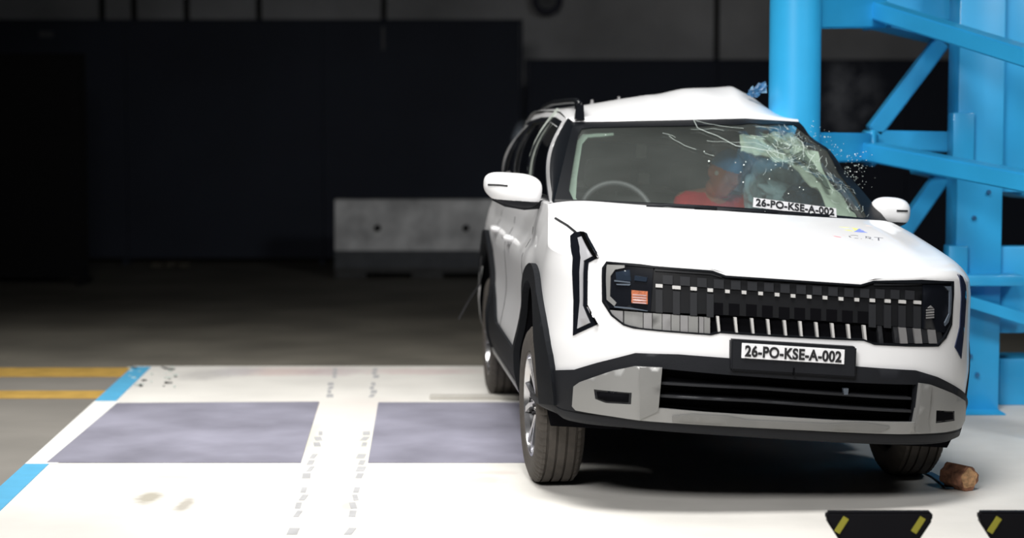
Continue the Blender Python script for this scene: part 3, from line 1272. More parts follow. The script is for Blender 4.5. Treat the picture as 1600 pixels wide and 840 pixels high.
# lower columns of the grille
cols = []
for i, (x, y) in enumerate(ticks):
    if i < 4 or i > 12:
        cols.append(R4(x, y + 24, 11, 36))
        if i < 16:
            cols.append(R4((x + ticks[i + 1][0]) / 2, y + 23, 9, 33))
panel('grille_column', body, cols[::2] + cols[1::2][:0], -.006, .006, mat('grille_column', (.020, .021, .024), .45, spec=.3), gr, grid=.1)
sq = [(1122, 482), (1148, 483.5), (1175, 484.6), (1200, 486.5), (1226.3, 489), (1250.6, 490), (1275.7, 491), (1300.8, 492.6), (1325.4, 494.3), (1350, 495.5)]
panel('grille_slot', body, [R4(x, y, 17, 19) for x, y in sq], -.0115, .0, M['void'], gr, grid=.1)
fins = []
for i, x in enumerate([1121.5, 1149, 1175, 1200, 1226, 1250.5, 1275.5, 1300.5, 1325.5, 1350.5]):
    yt = 494 + (x - 1121.5) * .062
    yb3 = 519 + (x - 1121.5) * .058
    fins.append(N([(x - 2.2, yt), (x + 2.0, yt), (x + 4.2, yb3), (x + .6, yb3)]))
panel('grille_fin', body, fins, .0, .022, M['tick'], gr, grid=.1)
# silver blocks either side
bl = []
for i, (x0, x1) in enumerate([(949, 973), (974.5, 1004), (1005.5, 1018.5), (1019.5, 1034), (1035, 1048), (1049, 1062), (1063, 1075), (1076, 1091), (1092.5, 1099.5), (1100.5, 1110)]):
    f = lambda x: 484 + (x - 950) * .077
    g_ = lambda x: np.interp(x, [949, 957, 975, 990, 1027, 1110], [483, 493, 506.5, 511, 515.5, 521.5])
    bl.append(N([(x0, f(x0)), (x1, f(x1)), (x1, g_(x1)), (x0, g_(x0))]))
panel('silver_block', body, bl[0::2], -.002, .02, M['alu'], gr, grid=.06)
panel('silver_block', body, bl[1::2], -.008, .02, M['silver'], gr, grid=.06)
br = [(1372, 1379, 0), (1397, 1404, 0), (1404.5, 1416, 1), (1418, 1427, 0), (1428, 1439, 1), (1441, 1450, 0), (1450.5, 1462, 1), (1464, 1473, 0)]
a_, b_ = [], []
for x0, x1, k in br:
    f = lambda x: 509 + (x - 1372) * .07
    (b_ if k else a_).append(N([(x0, f(x0)), (x1, f(x1)), (x1 + 3, 536.5), (x0 + 3, 536.5)]))
panel('silver_block', body, b_, -.002, .02, M['alu'], gr, grid=.06)
panel('silver_block', body, a_, -.008, .02, M['grille2'], gr, grid=.06)

# headlamps
hl = panel('headlight', body, [N([(945, 418), (950, 411), (1021, 417), (1016, 487), (951, 481), (945, 470)])], -.004, .02, M['gloss'], car, grid=.05)
panel('light_frame', body, [N([(948, 413), (976, 414), (976, 418), (961, 421), (954, 431), (953, 463), (963, 473), (960, 478), (948, 468), (947, 440)])], .001, .006, M['silver'], hl, grid=.03)
panel('lens_element', body, [N([(962, 425), (984, 421), (986, 439), (963, 437)]), N([(992, 430), (1012, 433), (1010, 440), (991, 438)])], .001, .005, mat('projector_glass', (.018, .026, .04), .08, coat=1.0), hl, grid=.03)
panel('bezel_line', body, [N([(960, 437), (985, 440), (985, 442), (960, 439.5)]), N([(963, 443), (986, 443), (984, 446), (964, 445)]), N([(960, 478), (985, 480), (1012, 485), (1012, 486), (985, 482.5), (960, 480)])], .002, .004, M['lensgrey'], hl, grid=.03)
panel('indicator', body, [N([(987, 453), (1012, 455), (1012, 475), (987, 473)])], .003, .006, M['amber'], hl, grid=.03)
panel('indicator_lens', body, [N([(989, 459 + 4 * k), (1010, 460.5 + 4 * k), (1010, 462.5 + 4 * k), (989, 461 + 4 * k)]) for k in range(4)], .005, .003, mat('pink_lens', (.50, .33, .32), .3), hl, grid=.03)
hr = panel('headlight', body, [N([(1443, 441), (1486, 443), (1485, 506), (1477, 520), (1443, 513)])], -.004, .02, M['gloss'], car, grid=.05)
panel('light_frame', body, [N([(1476, 447), (1487, 447), (1487, 485), (1482, 503), (1477, 509), (1476, 504), (1483, 490), (1483.5, 455)])], .001, .006, M['lensgrey'], hr, grid=.03)
panel('indicator_lens', body, [N([(1447, 483 + 4 * k), (1459, 482 + 4 * k), (1459, 484.5 + 4 * k), (1447, 485.5 + 4 * k)]) for k in range(4)] + [N([(1449, 481), (1454, 477), (1458, 481)])], .003, .004, M['alu'], hr, grid=.03)
# vertical daytime lamps
dl = panel('daytime_lamp', body, [N([(892, 368), (898, 363), (909, 361), (915, 364), (936, 402), (920, 410), (918, 477), (935, 506), (896, 524), (897, 470), (896, 402)])], .004, .012, M['gloss'], car, grid=.03)
panel('light_guide', body, [N([(905, 371), (911, 369), (927, 400), (914, 407), (912, 478), (923, 504), (904, 513), (908, 470), (909.5, 402), (908, 385)])], .009, .008, M['drl'], dl, grid=.03)
panel('chrome_edge', body, [N([(909, 361), (914, 362), (936, 402), (932, 403), (911, 366)]), N([(918, 477), (921, 476), (937, 506), (934, 507)])], .012, .008, M['chrome'], dl, grid=.03)
dr = panel('daytime_lamp', body, [N([(1498, 428), (1503, 432), (1508, 445), (1508.5, 470), (1506, 510), (1501, 560), (1491, 542), (1499, 510), (1501, 455)])], .004, .012, M['blueblack'], car, grid=.03)

# dark lower cladding
CL = [(866, 560), (868, 578), (900, 577), (935, 566), (993, 551), (1060, 553), (1140, 559), (1340, 572), (1430, 578), (1462, 588), (1503, 613),
      (1509, 630), (1505, 662), (1497, 681), (1470, 690), (1400, 691), (1250, 683), (1100, 673), (980, 663), (915, 657), (880, 650), (868, 640)]
O_CL = N(CL)
# run the cladding's outer ends to the arches
sL = -s_of_y(-.60)
cl = [(sL, .33), (sL, .50), (O_CL[1][0], O_CL[1][1])] + O_CL[2:]
panel('bumper_cladding', body, [cl], .012, .03, M['plastic'], car, holes=[O_LOW], grid=.035)
# the lip under it
bm = bmesh.new()
low_ = sorted(O_CL[16:26])
lx_, lz_ = [p[0] for p in low_], [p[1] for p in low_]
rows = []
for s_ in np.linspace(-1.36, 1.36, 80):
    zz = float(np.interp(s_, lx_, lz_))
    rows.append([bm.verts.new(body(s_, zz + .03, .013)), bm.verts.new(body(s_, zz + .002, .016)), bm.verts.new(body(s_, zz - .014, -.004)), bm.verts.new(body(s_, zz - .012, -.05)),
                 bm.verts.new(body(s_, zz, -.30)), bm.verts.new(body(s_, zz + .10, -.30))])
for i in range(79):
    for j in range(5):
        bm.faces.new((rows[i][j], rows[i][j + 1], rows[i + 1][j + 1], rows[i + 1][j]))
obj('lower_lip', bm, M['plastic'], car, smooth=True)
SKL = [(1035, 573), (993, 571), (960, 578), (912, 596), (903, 603), (901, 634), (906, 640), (960, 649), (1000, 655), (1100, 662), (1250, 670), (1400, 676), (1468, 673), (1491, 667),
       (1497, 655), (1498, 625), (1480, 613), (1447, 599), (1432, 597), (1423, 658), (1300, 655), (1100, 642.5), (1029, 636)]
FOGL, FOGR = [(933, 607), (989, 612), (988, 630), (950, 628), (935, 622)], [(1455, 639), (1482, 640), (1482, 655), (1454, 659)]
sk = panel('skid_plate', body, [N(SKL)], .030, .024, M['silver'], car, holes=[N(FOGL), N(FOGR)], grid=.03)
panel('skid_plate_lip', body, [N([(1050, 648), (1080, 645), (1135, 648), (1165, 654), (1290, 660), (1345, 658), (1385, 664), (1370, 672), (1250, 668), (1050, 657)])], .037, .008, mat('satin_silver_dark', (.19, .19, .185), .45, metal=.3), sk, grid=.04)
panel('skid_plate_facet', body, [N([(1001, 572), (1035, 573.5), (1029, 640), (1001, 653), (1003, 620)]), N([(1432, 598), (1446, 600), (1440, 655), (1444, 672), (1423, 672), (1424, 658)])], .040, .012, mat('satin_silver_mid', (.22, .22, .215), .45, metal=.3), sk, grid=.03)
for Fg in (FOGL, FOGR):
    fl = panel('fog_lamp', body, [N(Fg)], .0265, .01, M['gloss'], car, grid=.03)
    c = np.mean(Fg, axis=0)
    inner = [tuple(c + (np.array(p) - c) * np.array([.86, .72])) for p in Fg]
    panel('fog_lens', body, [N(inner)], .029, .01, M['void'], fl, grid=.03)
# lower air intake
it = panel('lower_intake', body, [O_LOW], -.05, .0, M['void'], car, grid=.05)
panel('intake_slat', body, [N([(1032, 596), (1180, 604), (1423, 620), (1423, 624), (1180, 608), (1032, 600)])], .004, .04, M['grille2'], it, grid=.05)
panel('intake_slat', body, [N([(1032, 616), (1180, 624), (1423, 640), (1423, 644), (1180, 628), (1032, 620)])], .004, .04, M['grille2'], it, grid=.05)
o_ = panel('tow_hook_eye', body, [N([(1317, 606), (1325, 606), (1324, 616), (1318, 616)])], .008, .02, M['lensgrey'], it, grid=.03)

# plate holder and number plate: flat boxes carried by the bumper
pA, pB, pC_, pD_ = [body(*ub(x, y)) for x, y in ((1143, 530), (1339, 542), (1337, 590), (1142, 578))]
yc_ = min(p.y for p in (pA, pB, pC_, pD_)) - .035
pA, pB, pC_, pD_ = [car_at(x, y, yc_) for x, y in ((1143, 530), (1339, 542), (1337, 590), (1142, 578))]


def slab(name, c4, front, back, m, parent, bevel=.003):
    """flat plate between four corners given on one lateral plane"""
    bm = bmesh.new()
    f = [bm.verts.new((p.x, front, p.z)) for p in c4]
    b = [bm.verts.new((p.x, back, p.z)) for p in c4]
    bm.faces.new(f)
    bm.faces.new(b[::-1])
    for i in range(4):
        bm.faces.new((f[i], f[(i + 1) % 4], b[(i + 1) % 4], b[i]))
    bmesh.ops.bevel(bm, geom=bm.edges[:], offset=bevel, segments=2, affect='EDGES')
    return obj(name, bm, m, parent, sharp=40)


ph_ = slab('plate_holder', [pA, pB, pC_, pD_], yc_, yc_ + .07, M['plastic'], car, .006)
q = [car_at(x, y, yc_ - .004) for x, y in ((1159.5, 535.5), (1320, 546), (1319, 569), (1158.5, 559))]
pl = slab('number_plate', q, yc_ - .004, yc_ + .002, M['card'], car, .001)
tag(pl, 'white number plate with black characters')


def put_text(s, q4, front, height, squeeze, parent, m, name, bold=.0):
    me = text_mesh(s, height, squeeze, bold)
    xs = [v.co.x for v in me.vertices]
    ys = [v.co.y for v in me.vertices]
    cx, cy = (max(xs) + min(xs)) / 2, (max(ys) + min(ys)) / 2
    ex = ((q4[1] - q4[0]) + (q4[2] - q4[3])) / 2
    Wd = ex.length
    sx_ = Wd * .94 / (max(xs) - min(xs))
    ez = ((q4[0] - q4[3]) + (q4[1] - q4[2])) / 2
    sy_ = ez.length * height / (max(ys) - min(ys))
    c = (q4[0] + q4[1] + q4[2] + q4[3]) / 4
    ex.normalize()
    ez.normalize()
    nn = ex.cross(ez).normalized()
    for v in me.vertices:
        x, y, z = (v.co.x - cx) * sx_, (v.co.y - cy) * sy_, v.co.z
        v.co = c + ex * x + ez * y + nn * (z + front)
    return link(name, me, parent, m)


put_text('26-PO-KSE-A-002', q, .002, .78, 1, pl, M['ink'], 'lettering', bold=.028)
bm = bmesh.new()
add_box(bm, car_at(1240, 580, yc_), (.006, .006, .03))
obj('holder_notch', bm, M['void'], ph_)

# wheel arch and sill mouldings
for side in (-1, 1):
    for yc in (0, WB):
        outer = arch_poly(yc, ZA, .505, side, .24, rf=.625 if yc == 0 else None, zf=.36 if yc == 0 else None)
        inner = arch_poly(yc, ZA, .425, side, .20, rf=.50 if yc == 0 else None)
        panel('arch_moulding', body, [outer], .026 if side < 0 else .004, .03, M['arch'], car, holes=[inner], grid=.04)
        # wheel well
        bm = bmesh.new()
        rings = []
        for k in range(25):
            a = -.35 + (PI + .7) * k / 24
            y, z = yc + (.435 if math.cos(a) > 0 or yc > 0 else .505) * math.cos(a), ZA + .435 * math.sin(a)
            xo = body(side * s_of_y(max(y, -.8)), min(z, 1.0)).x - side * .004
            rings.append([bm.verts.new((xo, y, z)), bm.verts.new((side * .56, y, z))])
        for k in range(24):
            bm.faces.new((rings[k][0], rings[k][1], rings[k + 1][1], rings[k + 1][0]))
        bm.faces.new([r[1] for r in rings])
        obj('wheel_well', bm, M['void'], car, smooth=False)
    s0, s1 = s_of_y(.46) * side, s_of_y(WB - .46) * side
    panel('sill_moulding', body, [[(s0, .22), (s0, .44), ((s0 * .3 + s1 * .7), .46), (s1, .62), (s1, .22)]], .014, .02, M['arch'], car, grid=.05)
    panel('door_seam', body, [[(side * (s_of_y(yy)), .46), (side * (s_of_y(yy) + .007), .46), (side * (s_of_y(yy) + .007), 1.03), (side * s_of_y(yy), 1.03)] for yy in (.55, 1.52, 2.35)], .0015, .001, M['black'], car, grid=.05)
    panel('sill_trim', body, [[(s0, .24), (s0, .27), (s1, .27), (s1, .24)]], .022, .01, M['silver'], car, grid=.06)
    for yy in (1.32, 2.18):
        bm = bmesh.new()
        p = [body(side * s_of_y(yy + d), .93, o2) for d, o2 in ((-.11, .004), (-.09, .035), (.07, .035), (.09, .004))]
        add_tube(bm, p, .012, 8)
        obj('door_handle', bm, M['white'], car, smooth=True)
# underbody pan so that no light comes through
bm = bmesh.new()
add_box(bm, (-.05, .25, .34), (1.05, 1.0, .14), bevel=.03)
add_box(bm, (-.25, 1.5, .33), (1.1, 1.9, .10), bevel=.03)
add_box(bm, (0, 2.85, .40), (1.05, 1.1, .16), bevel=.03)
add_box(bm, (0, -.45, .42), (1.0, .5, .10), bevel=.03)
obj('underbody', bm, M['void'], car)
bm = bmesh.new()
for sd in (-1, 1):
    add_tube(bm, [(sd * .35, .05, .26), (sd * .72, 0, .24)], .03, 8)
    add_tube(bm, [(sd * .30, .22, .27), (sd * .66, .03, .24)], .022, 8)
add_tube(bm, [(-.5, -.2, .30), (.5, -.2, .30)], .02, 8)
obj('suspension_arm', bm, M['plastic'], car)

# wheels
RT, WT = .343, .200


def tyre_prof():
    h = WT / 2
    pr = [(-h * .78, .222), (-h * .98, .236), (-h * 1.06, .268), (-h * 1.04, .298), (-h * .95, .322), (-h * .84, .333)]
    gx = [-.062, -.021, .021, .062]
    pr += [(-.080, RT - .003)]
    for g0 in gx:
        pr += [(g0 - .0052, RT), (g0 - .0045, RT - .010), (g0 + .0045, RT - .010), (g0 + .0052, RT)]
    pr += [(.080, RT - .003)]
    pr += [(-a, r) for a, r in pr[:6][::-1]]
    return pr


def wheel_meshes():
    pr = tyre_prof()
    n = len(pr)
    bm = bmesh.new()

    def rf_(j, k, r):
        if (j in (4, 5, 6) or j in (n - 5, n - 6, n - 7)) and k % 4 == 0:
            return r - .006
        if j in (7, 22) and k % 4 == 0:
            return r - .005
        return r
    add_lathe(bm, pr, 240, 'X', rfun=rf_)
    bmesh.ops.recalc_face_normals(bm, faces=bm.faces)
    ty = bm
    # rim barrel
    b = bmesh.new()
    h = WT / 2
    add_lathe(b, [(-h * .80, .232), (-h * .90, .228), (-h * .86, .215), (-h * .55, .205), (h * .6, .20), (h * .8, .225)], 96, 'X')
    add_lathe(b, [(-.02, .0005), (-.02, .16), (-.012, .165), (0, .0005)], 48, 'X')
    # face: lip ring and ten spokes in five pairs, centre cap
    f = bmesh.new()
    for k in range(5):
        for sg in (-1, 1):
            a0 = 2 * PI * k / 5 + sg * .10
            a1 = 2 * PI * k / 5 + sg * .26
            p0 = Vector((-.075, .045 * math.cos(a0), .045 * math.sin(a0)))
            pm = Vector((-.088, .14 * math.cos(a1 * .5 + a0 * .5), .14 * math.sin(a1 * .5 + a0 * .5)))
            p1 = Vector((-.098, .217 * math.cos(a1), .217 * math.sin(a1)))
            beam(f, p0, pm, .020, .024, up=Vector((1, 0, 0)))
            beam(f, pm, p1, .024, .024, up=Vector((1, 0, 0)))
        # web across a pair
        a = 2 * PI * k / 5
        e1 = Vector((-.084, .12 * math.cos(a - .14), .12 * math.sin(a - .14)))
        e2 = Vector((-.084, .12 * math.cos(a + .14), .12 * math.sin(a + .14)))
        beam(f, e1, e2, .012, .02, up=Vector((1, 0, 0)))
    add_lathe(f, [(-.098, .0005), (-.098, .026), (-.09, .032), (-.05, .055), (-.03, .055)], 40, 'X')
    bmesh.ops.translate(f, verts=f.verts, vec=(.020, 0, 0))
    add_lathe(f, [(-h * .80, .233), (-h * .93, .229), (-h * .93, .218), (-h * .70, .208)], 96, 'X', close=True)
    c = bmesh.new()
    for k in range(5):
        a = 2 * PI * (k + .5) / 5
        add_lathe(c, [(-.066, .0005), (-.088, .008), (-.05, .009)], 6, 'X', (0, .04 * math.cos(a), .04 * math.sin(a)))
    return ty, b, f, c


ty, b_, f_, c_ = wheel_meshes()
MEW = []
for nm, bmm, ms in (('tyre', ty, 'tyre'), ('rim_barrel', b_, 'rimdark'), ('rim', f_, 'rim'), ('wheel_nuts', c_, 'rimdark')):
    bmesh.ops.recalc_face_normals(bmm, faces=bmm.faces)
    for e in bmm.edges:
        if len(e.link_faces) == 2 and e.calc_face_angle(0) > math.radians(35):
            e.smooth = False
    me = bpy.data.meshes.new(nm)
    bmm.to_mesh(me)
    bmm.free()
    me.materials.append(M[ms])
    for p in me.polygons:
        p.use_smooth = True
    MEW.append((nm, me))
BASEM = Matrix.Translation((0.99, 8.57, 0)) @ Matrix.Rotation(math.radians(5.3), 4, 'Z')
for (x, y, st, flip) in ((-.825, -.05, 1.8, 0), (.775, -.02, 1.0, 1), (-.790, WB, 0, 0), (.79, WB, 0, 1)):
    wm = BASEM @ Matrix.Translation((x, y, RT)) @ Matrix.Rotation(math.radians(st), 4, 'Z') @ Matrix.Rotation(PI * flip, 4, 'Z')
    tyo = bpy.data.objects.new('wheel', MEW[0][1])
    COL.objects.link(tyo)
    tyo.parent = car
    tyo.matrix_local = CARI @ wm
    for nm, me in MEW[1:]:
        o = bpy.data.objects.new(nm, me)
        COL.objects.link(o)
        o.parent = tyo

# door mirrors
def mirror(cpx, y, wx, hz, dep, side, arm_to, label=None):
    """cpx: where the housing's middle is seen; wx, hz, dep: its half sizes"""
    c = car_at(cpx[0], cpx[1], y)
    bm = bmesh.new()
    nu, nv = 140, 90
    rings = []
    for j in range(nv + 1):
        th = PI * j / nv
        ring = []
        for i in range(nu):
            ph = 2 * PI * i / nu
            sx = math.copysign(abs(math.cos(ph)) ** .75, math.cos(ph)) * math.sin(th) ** .8
            sz = math.copysign(abs(math.sin(ph)) ** .75, math.sin(ph)) * math.sin(th) ** .8
            sy = -math.cos(th)
            x = sx * wx
            z = sz * hz
            if side < 0:      # outer tip higher and pointed, belly fuller towards the car
                z += -.22 * hz * (1 if sz < 0 else -.1) * abs(sz) * (sx)
                if sx < 0:
                    z += .25 * hz * (-sx) ** 2
            yy = sy * dep * (1 if sy < 0 else .55)
            ring.append(bm.verts.new(c + Vector((x, yy, z))))
        rings.append(ring)
    for j in range(nv):
        for i in range(nu):
            bm.faces.new((rings[j][i], rings[j][(i + 1) % nu], rings[j + 1][(i + 1) % nu], rings[j + 1][i]))
    bmesh.ops.remove_doubles(bm, verts=bm.verts, dist=1e-5)
    for f in bm.faces:
        q3 = f.calc_center_median() - c
        f.material_index = 1 if (q3.z < -.62 * hz or q3.y > .35 * dep) else 0
    bv = BVHTree.FromBMesh(bm)
    o = obj('door_mirror', bm, [M['white'], M['plastic']], car, smooth=True)
    return o, c, bv


mo, mc, mbv = mirror((801, 296), .52, .138, .078, .085, -1, None)
bm = bmesh.new()
p0 = mc + Vector((.02, 0, -.070))
e_ = car_at(849, 319, .55)
add_tube(bm, [mc + Vector((-.09, -.01, -.045)), mc + Vector((-.03, -.01, -.066)), mc + Vector((.06, 0, -.074)), e_ + Vector((0, 0, .0)), e_ + Vector((.05, .03, -.0))], [.012, .016, .018, .02, .022], 10)
obj('mirror_arm', bm, M['plastic'], mo, smooth=True)
bm = seam(mbv, [(763, 288.5), (780, 289), (796, 290.5)], .0045)
obj('turn_signal', bm, M['ink'], mo)
bm = bmesh.new()
mo2, mc2, mbv2 = mirror((1390, 331), .42, .096, .070, .075, 1, None)
add_tube(bm, [mc2 + Vector((.03, 0, -.055)), mc2 + Vector((0, 0, -.064)), mc2 + Vector((-.05, .02, -.07)), mc2 + Vector((-.10, .05, -.10))], .016, 8)
obj('mirror_arm', bm, M['plastic'], mo2, smooth=True)
obj('turn_signal', seam(mbv2, [(1401, 329), (1410, 329.3), (1419, 329.5)], .0045), M['ink'], mo2)

# roof rails, fins
bm = bmesh.new()
P = []
for y, dz in ((1.10, .0), (1.13, .022), (1.20, .034), (1.6, .036), (2.2, .034), (2.7, .02), (2.95, -.01)):
    x = -.64
    P.append(Vector((x, y, roof_z(x, y) + dz)))
add_tube(bm, P, [.020, .017, .015, .015, .015, .015, .018], 12)
rl = obj('roof_rail', bm, M['black'], car, smooth=True)
bm = bmesh.new()
x = -.64
add_prism(bm, [(-.024, 0), (.026, 0), (.016, .072), (-.016, .072)], 0, .03, Matrix.Translation((x, 1.06, roof_z(x, 1.08) - .060)) @ Matrix.Rotation(PI / 2, 4, 'X'))
bmesh.ops.create_uvsphere(bm, u_segments=16, v_segments=10, radius=.016, matrix=Matrix.Translation((x, 1.10, roof_z(x, 1.1) + .022)))
obj('rail_foot', bm, M['gloss'], rl, smooth=False)
for px, py in ((925, 156), (967, 151)):
    bm = bmesh.new()
    c = car_at(px, py + 2, 1.75)
    add_prism(bm, [(-.012, -.03), (.012, -.03), (.004, .008), (-.005, .008)], -.01, .01, Matrix.Translation(c) @ Matrix.Rotation(PI / 2, 4, 'X'))
    obj('roof_clip', bm, M['alu'], rf)
# torn blue foil on the roof, against the pole
c = car_at(1184, 149, 1.20) + Vector((0, 0, .012))
foil = empty('foil_scrap')
foil.matrix_world = CARM @ Matrix.Translation(c)
tag(foil, 'crumpled dark blue foil scrap sticking up where roof meets pole', 'scrap')
bm = bmesh.new()
bmesh.ops.create_icosphere(bm, subdivisions=3, radius=1)
for v in bm.verts:
    d = v.co.copy()
    k = .75 + .9 * noise.noise(d * 2.3 + Vector((5, 1, 2))) + .5 * noise.noise(d * 6)
    v.co = Vector((d.x * .048 * k + .012 * d.z, d.y * .015 * k, d.z * .036 * k + .012 * d.x))
bmesh.ops.translate(bm, verts=bm.verts, vec=(0, 0, .012))
obj('foil', bm, M['blue2'], foil)
bm = bmesh.new()
for tx_, tz_ in ((.035, .055), (-.03, .035)):
    A_ = [bm.verts.new((tx_ - .02, 0, .0)), bm.verts.new((tx_ + .012, .004, .004)), bm.verts.new((tx_, -.008, tz_)), bm.verts.new((tx_ - .006, .006, tz_ * .8))]
    bm.faces.new(A_[:3])
    bm.faces.new((A_[0], A_[2], A_[3]))
    bm.faces.new((A_[1], A_[3], A_[2]))
    bm.faces.new((A_[0], A_[3], A_[1]))
tag(obj('foil_tip', bm, mat('pale_foil', (.25, .45, .65), .3), foil), kind='stuff')

# ---- interior
bm = bmesh.new()
rows = []
for k in range(31):
    u = -.93 + 1.86 * k / 30
    x = .80 * u
    x2 = deform(x, 1.0, 1)
    rows.append([bm.verts.new(p) for p in (wsh(u, .02, -.03), (x, .50, 1.115 + .015 * math.cos(u * 3)), (min(x, .72), .80, 1.10 + (.035 if -.75 < u < -.2 else 0)), (min(x, .66), .90, 1.03), (min(x, .62), .86, .80))])
for i in range(30):
    for j in range(4):
        bm.faces.new((rows[i][j], rows[i][j + 1], rows[i + 1][j + 1], rows[i + 1][j]))
obj('dashboard', bm, M['interior'], car, smooth=True)
# steering wheel
sw = empty('steering_wheel')
sw.parent = car
sw.matrix_local = Matrix.Translation(car_at(963, 338, .98)) @ Matrix.Rotation(math.radians(-25), 4, 'X')
bm = bmesh.new()
add_lathe(bm, [(.015 * math.sin(a) * .9, .178 + .015 * math.cos(a)) for a in np.linspace(0, 2 * PI, 13)[:-1]], 48, 'Y', close=True)
obj('rim', bm, mat('wheel_leather', (.06, .062, .065), .5), sw, smooth=True)
bm = bmesh.new()
add_box(bm, (0, .0, -.01), (.14, .05, .11), bevel=.02)
add_box(bm, (0, .005, 0), (.34, .02, .03), bevel=.006)
add_box(bm, (0, .005, -.09), (.035, .02, .16), bevel=.006)
obj('hub', bm, M['interior'], sw, smooth=False)


def seat(x, y, rear=False, nm='seat', w_=.50):
    t = empty(nm)
    t.parent = car
    t.location = (x, y, 0)
    bm = bmesh.new()
    add_box(bm, (0, -.22, .56), (w_, .50, .16), bevel=.05)
    obj('cushion', bm, M['seat'], t, smooth=True)
    bm = bmesh.new()
    add_box(bm, (0, .12, .88), (w_ * .94, .13, .62), Matrix.Identity(3), bevel=.045)
    bmesh.ops.rotate(bm, verts=bm.verts, cent=(0, .1, .6), matrix=Matrix.Rotation(math.radians(-14), 3, 'X'))
    obj('backrest', bm, M['seat'], t, smooth=True)
    for dx in ((0,) if w_ < .7 else (-.4, 0, .4)):
        bm = bmesh.new()
        add_box(bm, (dx, .225, 1.275), (.25, .10, .17), bevel=.04)
        add_tube(bm, [(dx - .05, .2, 1.1), (dx - .05, .22, 1.25)], .007, 6)
        add_tube(bm, [(dx + .05, .2, 1.1), (dx + .05, .22, 1.25)], .007, 6)
        obj('headrest', bm, M['seat'], t, smooth=True)
    return t


seat(-.38, 1.50)
seat(.17, 1.50, w_=.46)
seat(-.16, 2.42, nm='rear_seat', w_=1.10)
# pillar trims inside, and two made-up pale cards standing in for bright reflections in the rear
for sd in (-1,):
    bm = bmesh.new()
    P = [gh(1.55, t, -.04, sd) for t in np.linspace(0, 1, 8)]
    add_tube(bm, P, .045, 10)
    obj('pillar_trim', bm, M['liner'], car, smooth=True)
m_cardg = mat('pale_card', (.50, .53, .50), .8)
for px, py, w_, h_ in ((1002, 236, .055, .075), (1006, 279, .06, .06)):
    c = car_at(px, py, 1.95)
    bm = bmesh.new()
    add_box(bm, (0, 0, 0), (w_, .02, h_), bevel=.004)
    o = obj('reflection_card', bm, m_cardg, car)
    o.location = c

# torn sage trim behind the broken corner of the glass
def crumple(name, outlines, off, m, amp=.02, grid=.02):
    def fn(u, v, o_=0.0):
        k = noise.noise(Vector((u * 9, v * 7, 2.7))) + .5 * noise.noise(Vector((u * 21, v * 15, 9)))
        return wsh(u, v, off + o_ + amp * k)
    return panel(name, fn, [uw.poly(p) for p in outlines], 0, .006, m, car, grid=grid)


crumple('torn_headliner', [[(1158, 196), (1180, 192), (1240, 196), (1262, 212), (1285, 240), (1318, 285), (1345, 330), (1344, 339), (1316, 339), (1306, 322), (1285, 290), (1262, 262), (1240, 242), (1215, 236), (1160, 222)]],
        -.055, M['sage'], .028, .018)
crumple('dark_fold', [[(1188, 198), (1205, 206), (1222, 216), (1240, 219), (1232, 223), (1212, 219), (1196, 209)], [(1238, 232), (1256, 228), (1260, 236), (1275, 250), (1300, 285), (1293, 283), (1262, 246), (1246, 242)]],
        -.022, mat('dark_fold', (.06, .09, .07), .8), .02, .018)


crumple('pillar_lining', [[(889, 300), (893, 270), (903, 212), (912, 201), (960, 199), (960, 203), (920, 206), (911, 216), (903, 268), (901, 300), (908, 311), (925, 316), (900, 316), (890, 308)]],
        -.03, mat('pale_green_trim', (.15, .20, .165), .7), .004, .02)


# airbags
def pillow(name, c, r, m, seed, amp=.25, tilt=0):
    bm = bmesh.new()
    bmesh.ops.create_icosphere(bm, subdivisions=5, radius=1)
    R = Matrix.Rotation(tilt, 3, 'Y')
    for v in bm.verts:
        d = v.co.copy()
        k = 1 + amp * (abs(noise.noise(d * 1.7 + Vector((seed, 0, 0)))) * 1.2 - .3) + .08 * noise.noise(d * 5 + Vector((0, seed, 0)))
        q3 = Vector((d.x * r[0] * k, d.y * r[1] * k, d.z * r[2] * k))
        v.co = R @ q3
    bmesh.ops.translate(bm, verts=bm.verts, vec=c)
    return obj(name, bm, m, car, smooth=True)


pillow('curtain_airbag', car_at(1222, 268, 1.10), (.125, .07, .125), M['airbag'], 3, .4)
pillow('curtain_airbag', car_at(1185, 300, 1.22), (.07, .08, .13), M['airbag'], 8, .3)
pillow('curtain_airbag', car_at(1228, 305, 1.02), (.13, .06, .06), M['airbag'], 5, .5, .3)
pillow('airbag_cover', car_at(1268, 312, .88), (.125, .07, .085), M['navy'], 7, .35)
bm = bmesh.new()
add_tube(bm, [car_at(1268, 262, 1.0), car_at(1273, 292, 1.0)], .011, 8)
obj('pillar_bar', bm, mat('pink_white', (.75, .6, .6), .5), car, smooth=True)

# the number card stuck inside the glass
q = [wsh(*uw(x, y), off=.006) for x, y in ((1177, 310), (1306, 327), (1307, 341), (1176, 325))]
bm = bmesh.new()
vs = [bm.verts.new(p) for p in q]
bm.faces.new(vs)
bmesh.ops.solidify(bm, geom=bm.faces[:], thickness=.0015)
nc = tag(obj('number_card', bm, M['card'], car), 'white paper strip with black characters')
put_text('26-PO-KSE-A-002', q, .0035, .78, 1, nc, M['ink'], 'lettering', bold=.02)


# marks on the hood
def decal(name, polys, m, off=.0035, fill=True):
    bm = bmesh.new()
    for pts in polys:
        vs = []
        for x, y in pts:
            p, n_ = hit(hood_bvh, x, y, off)
            if p is None:
                break
            vs.append(bm.verts.new(p))
        else:
            bm.faces.new(vs)
    return obj(name, bm, m, hd)


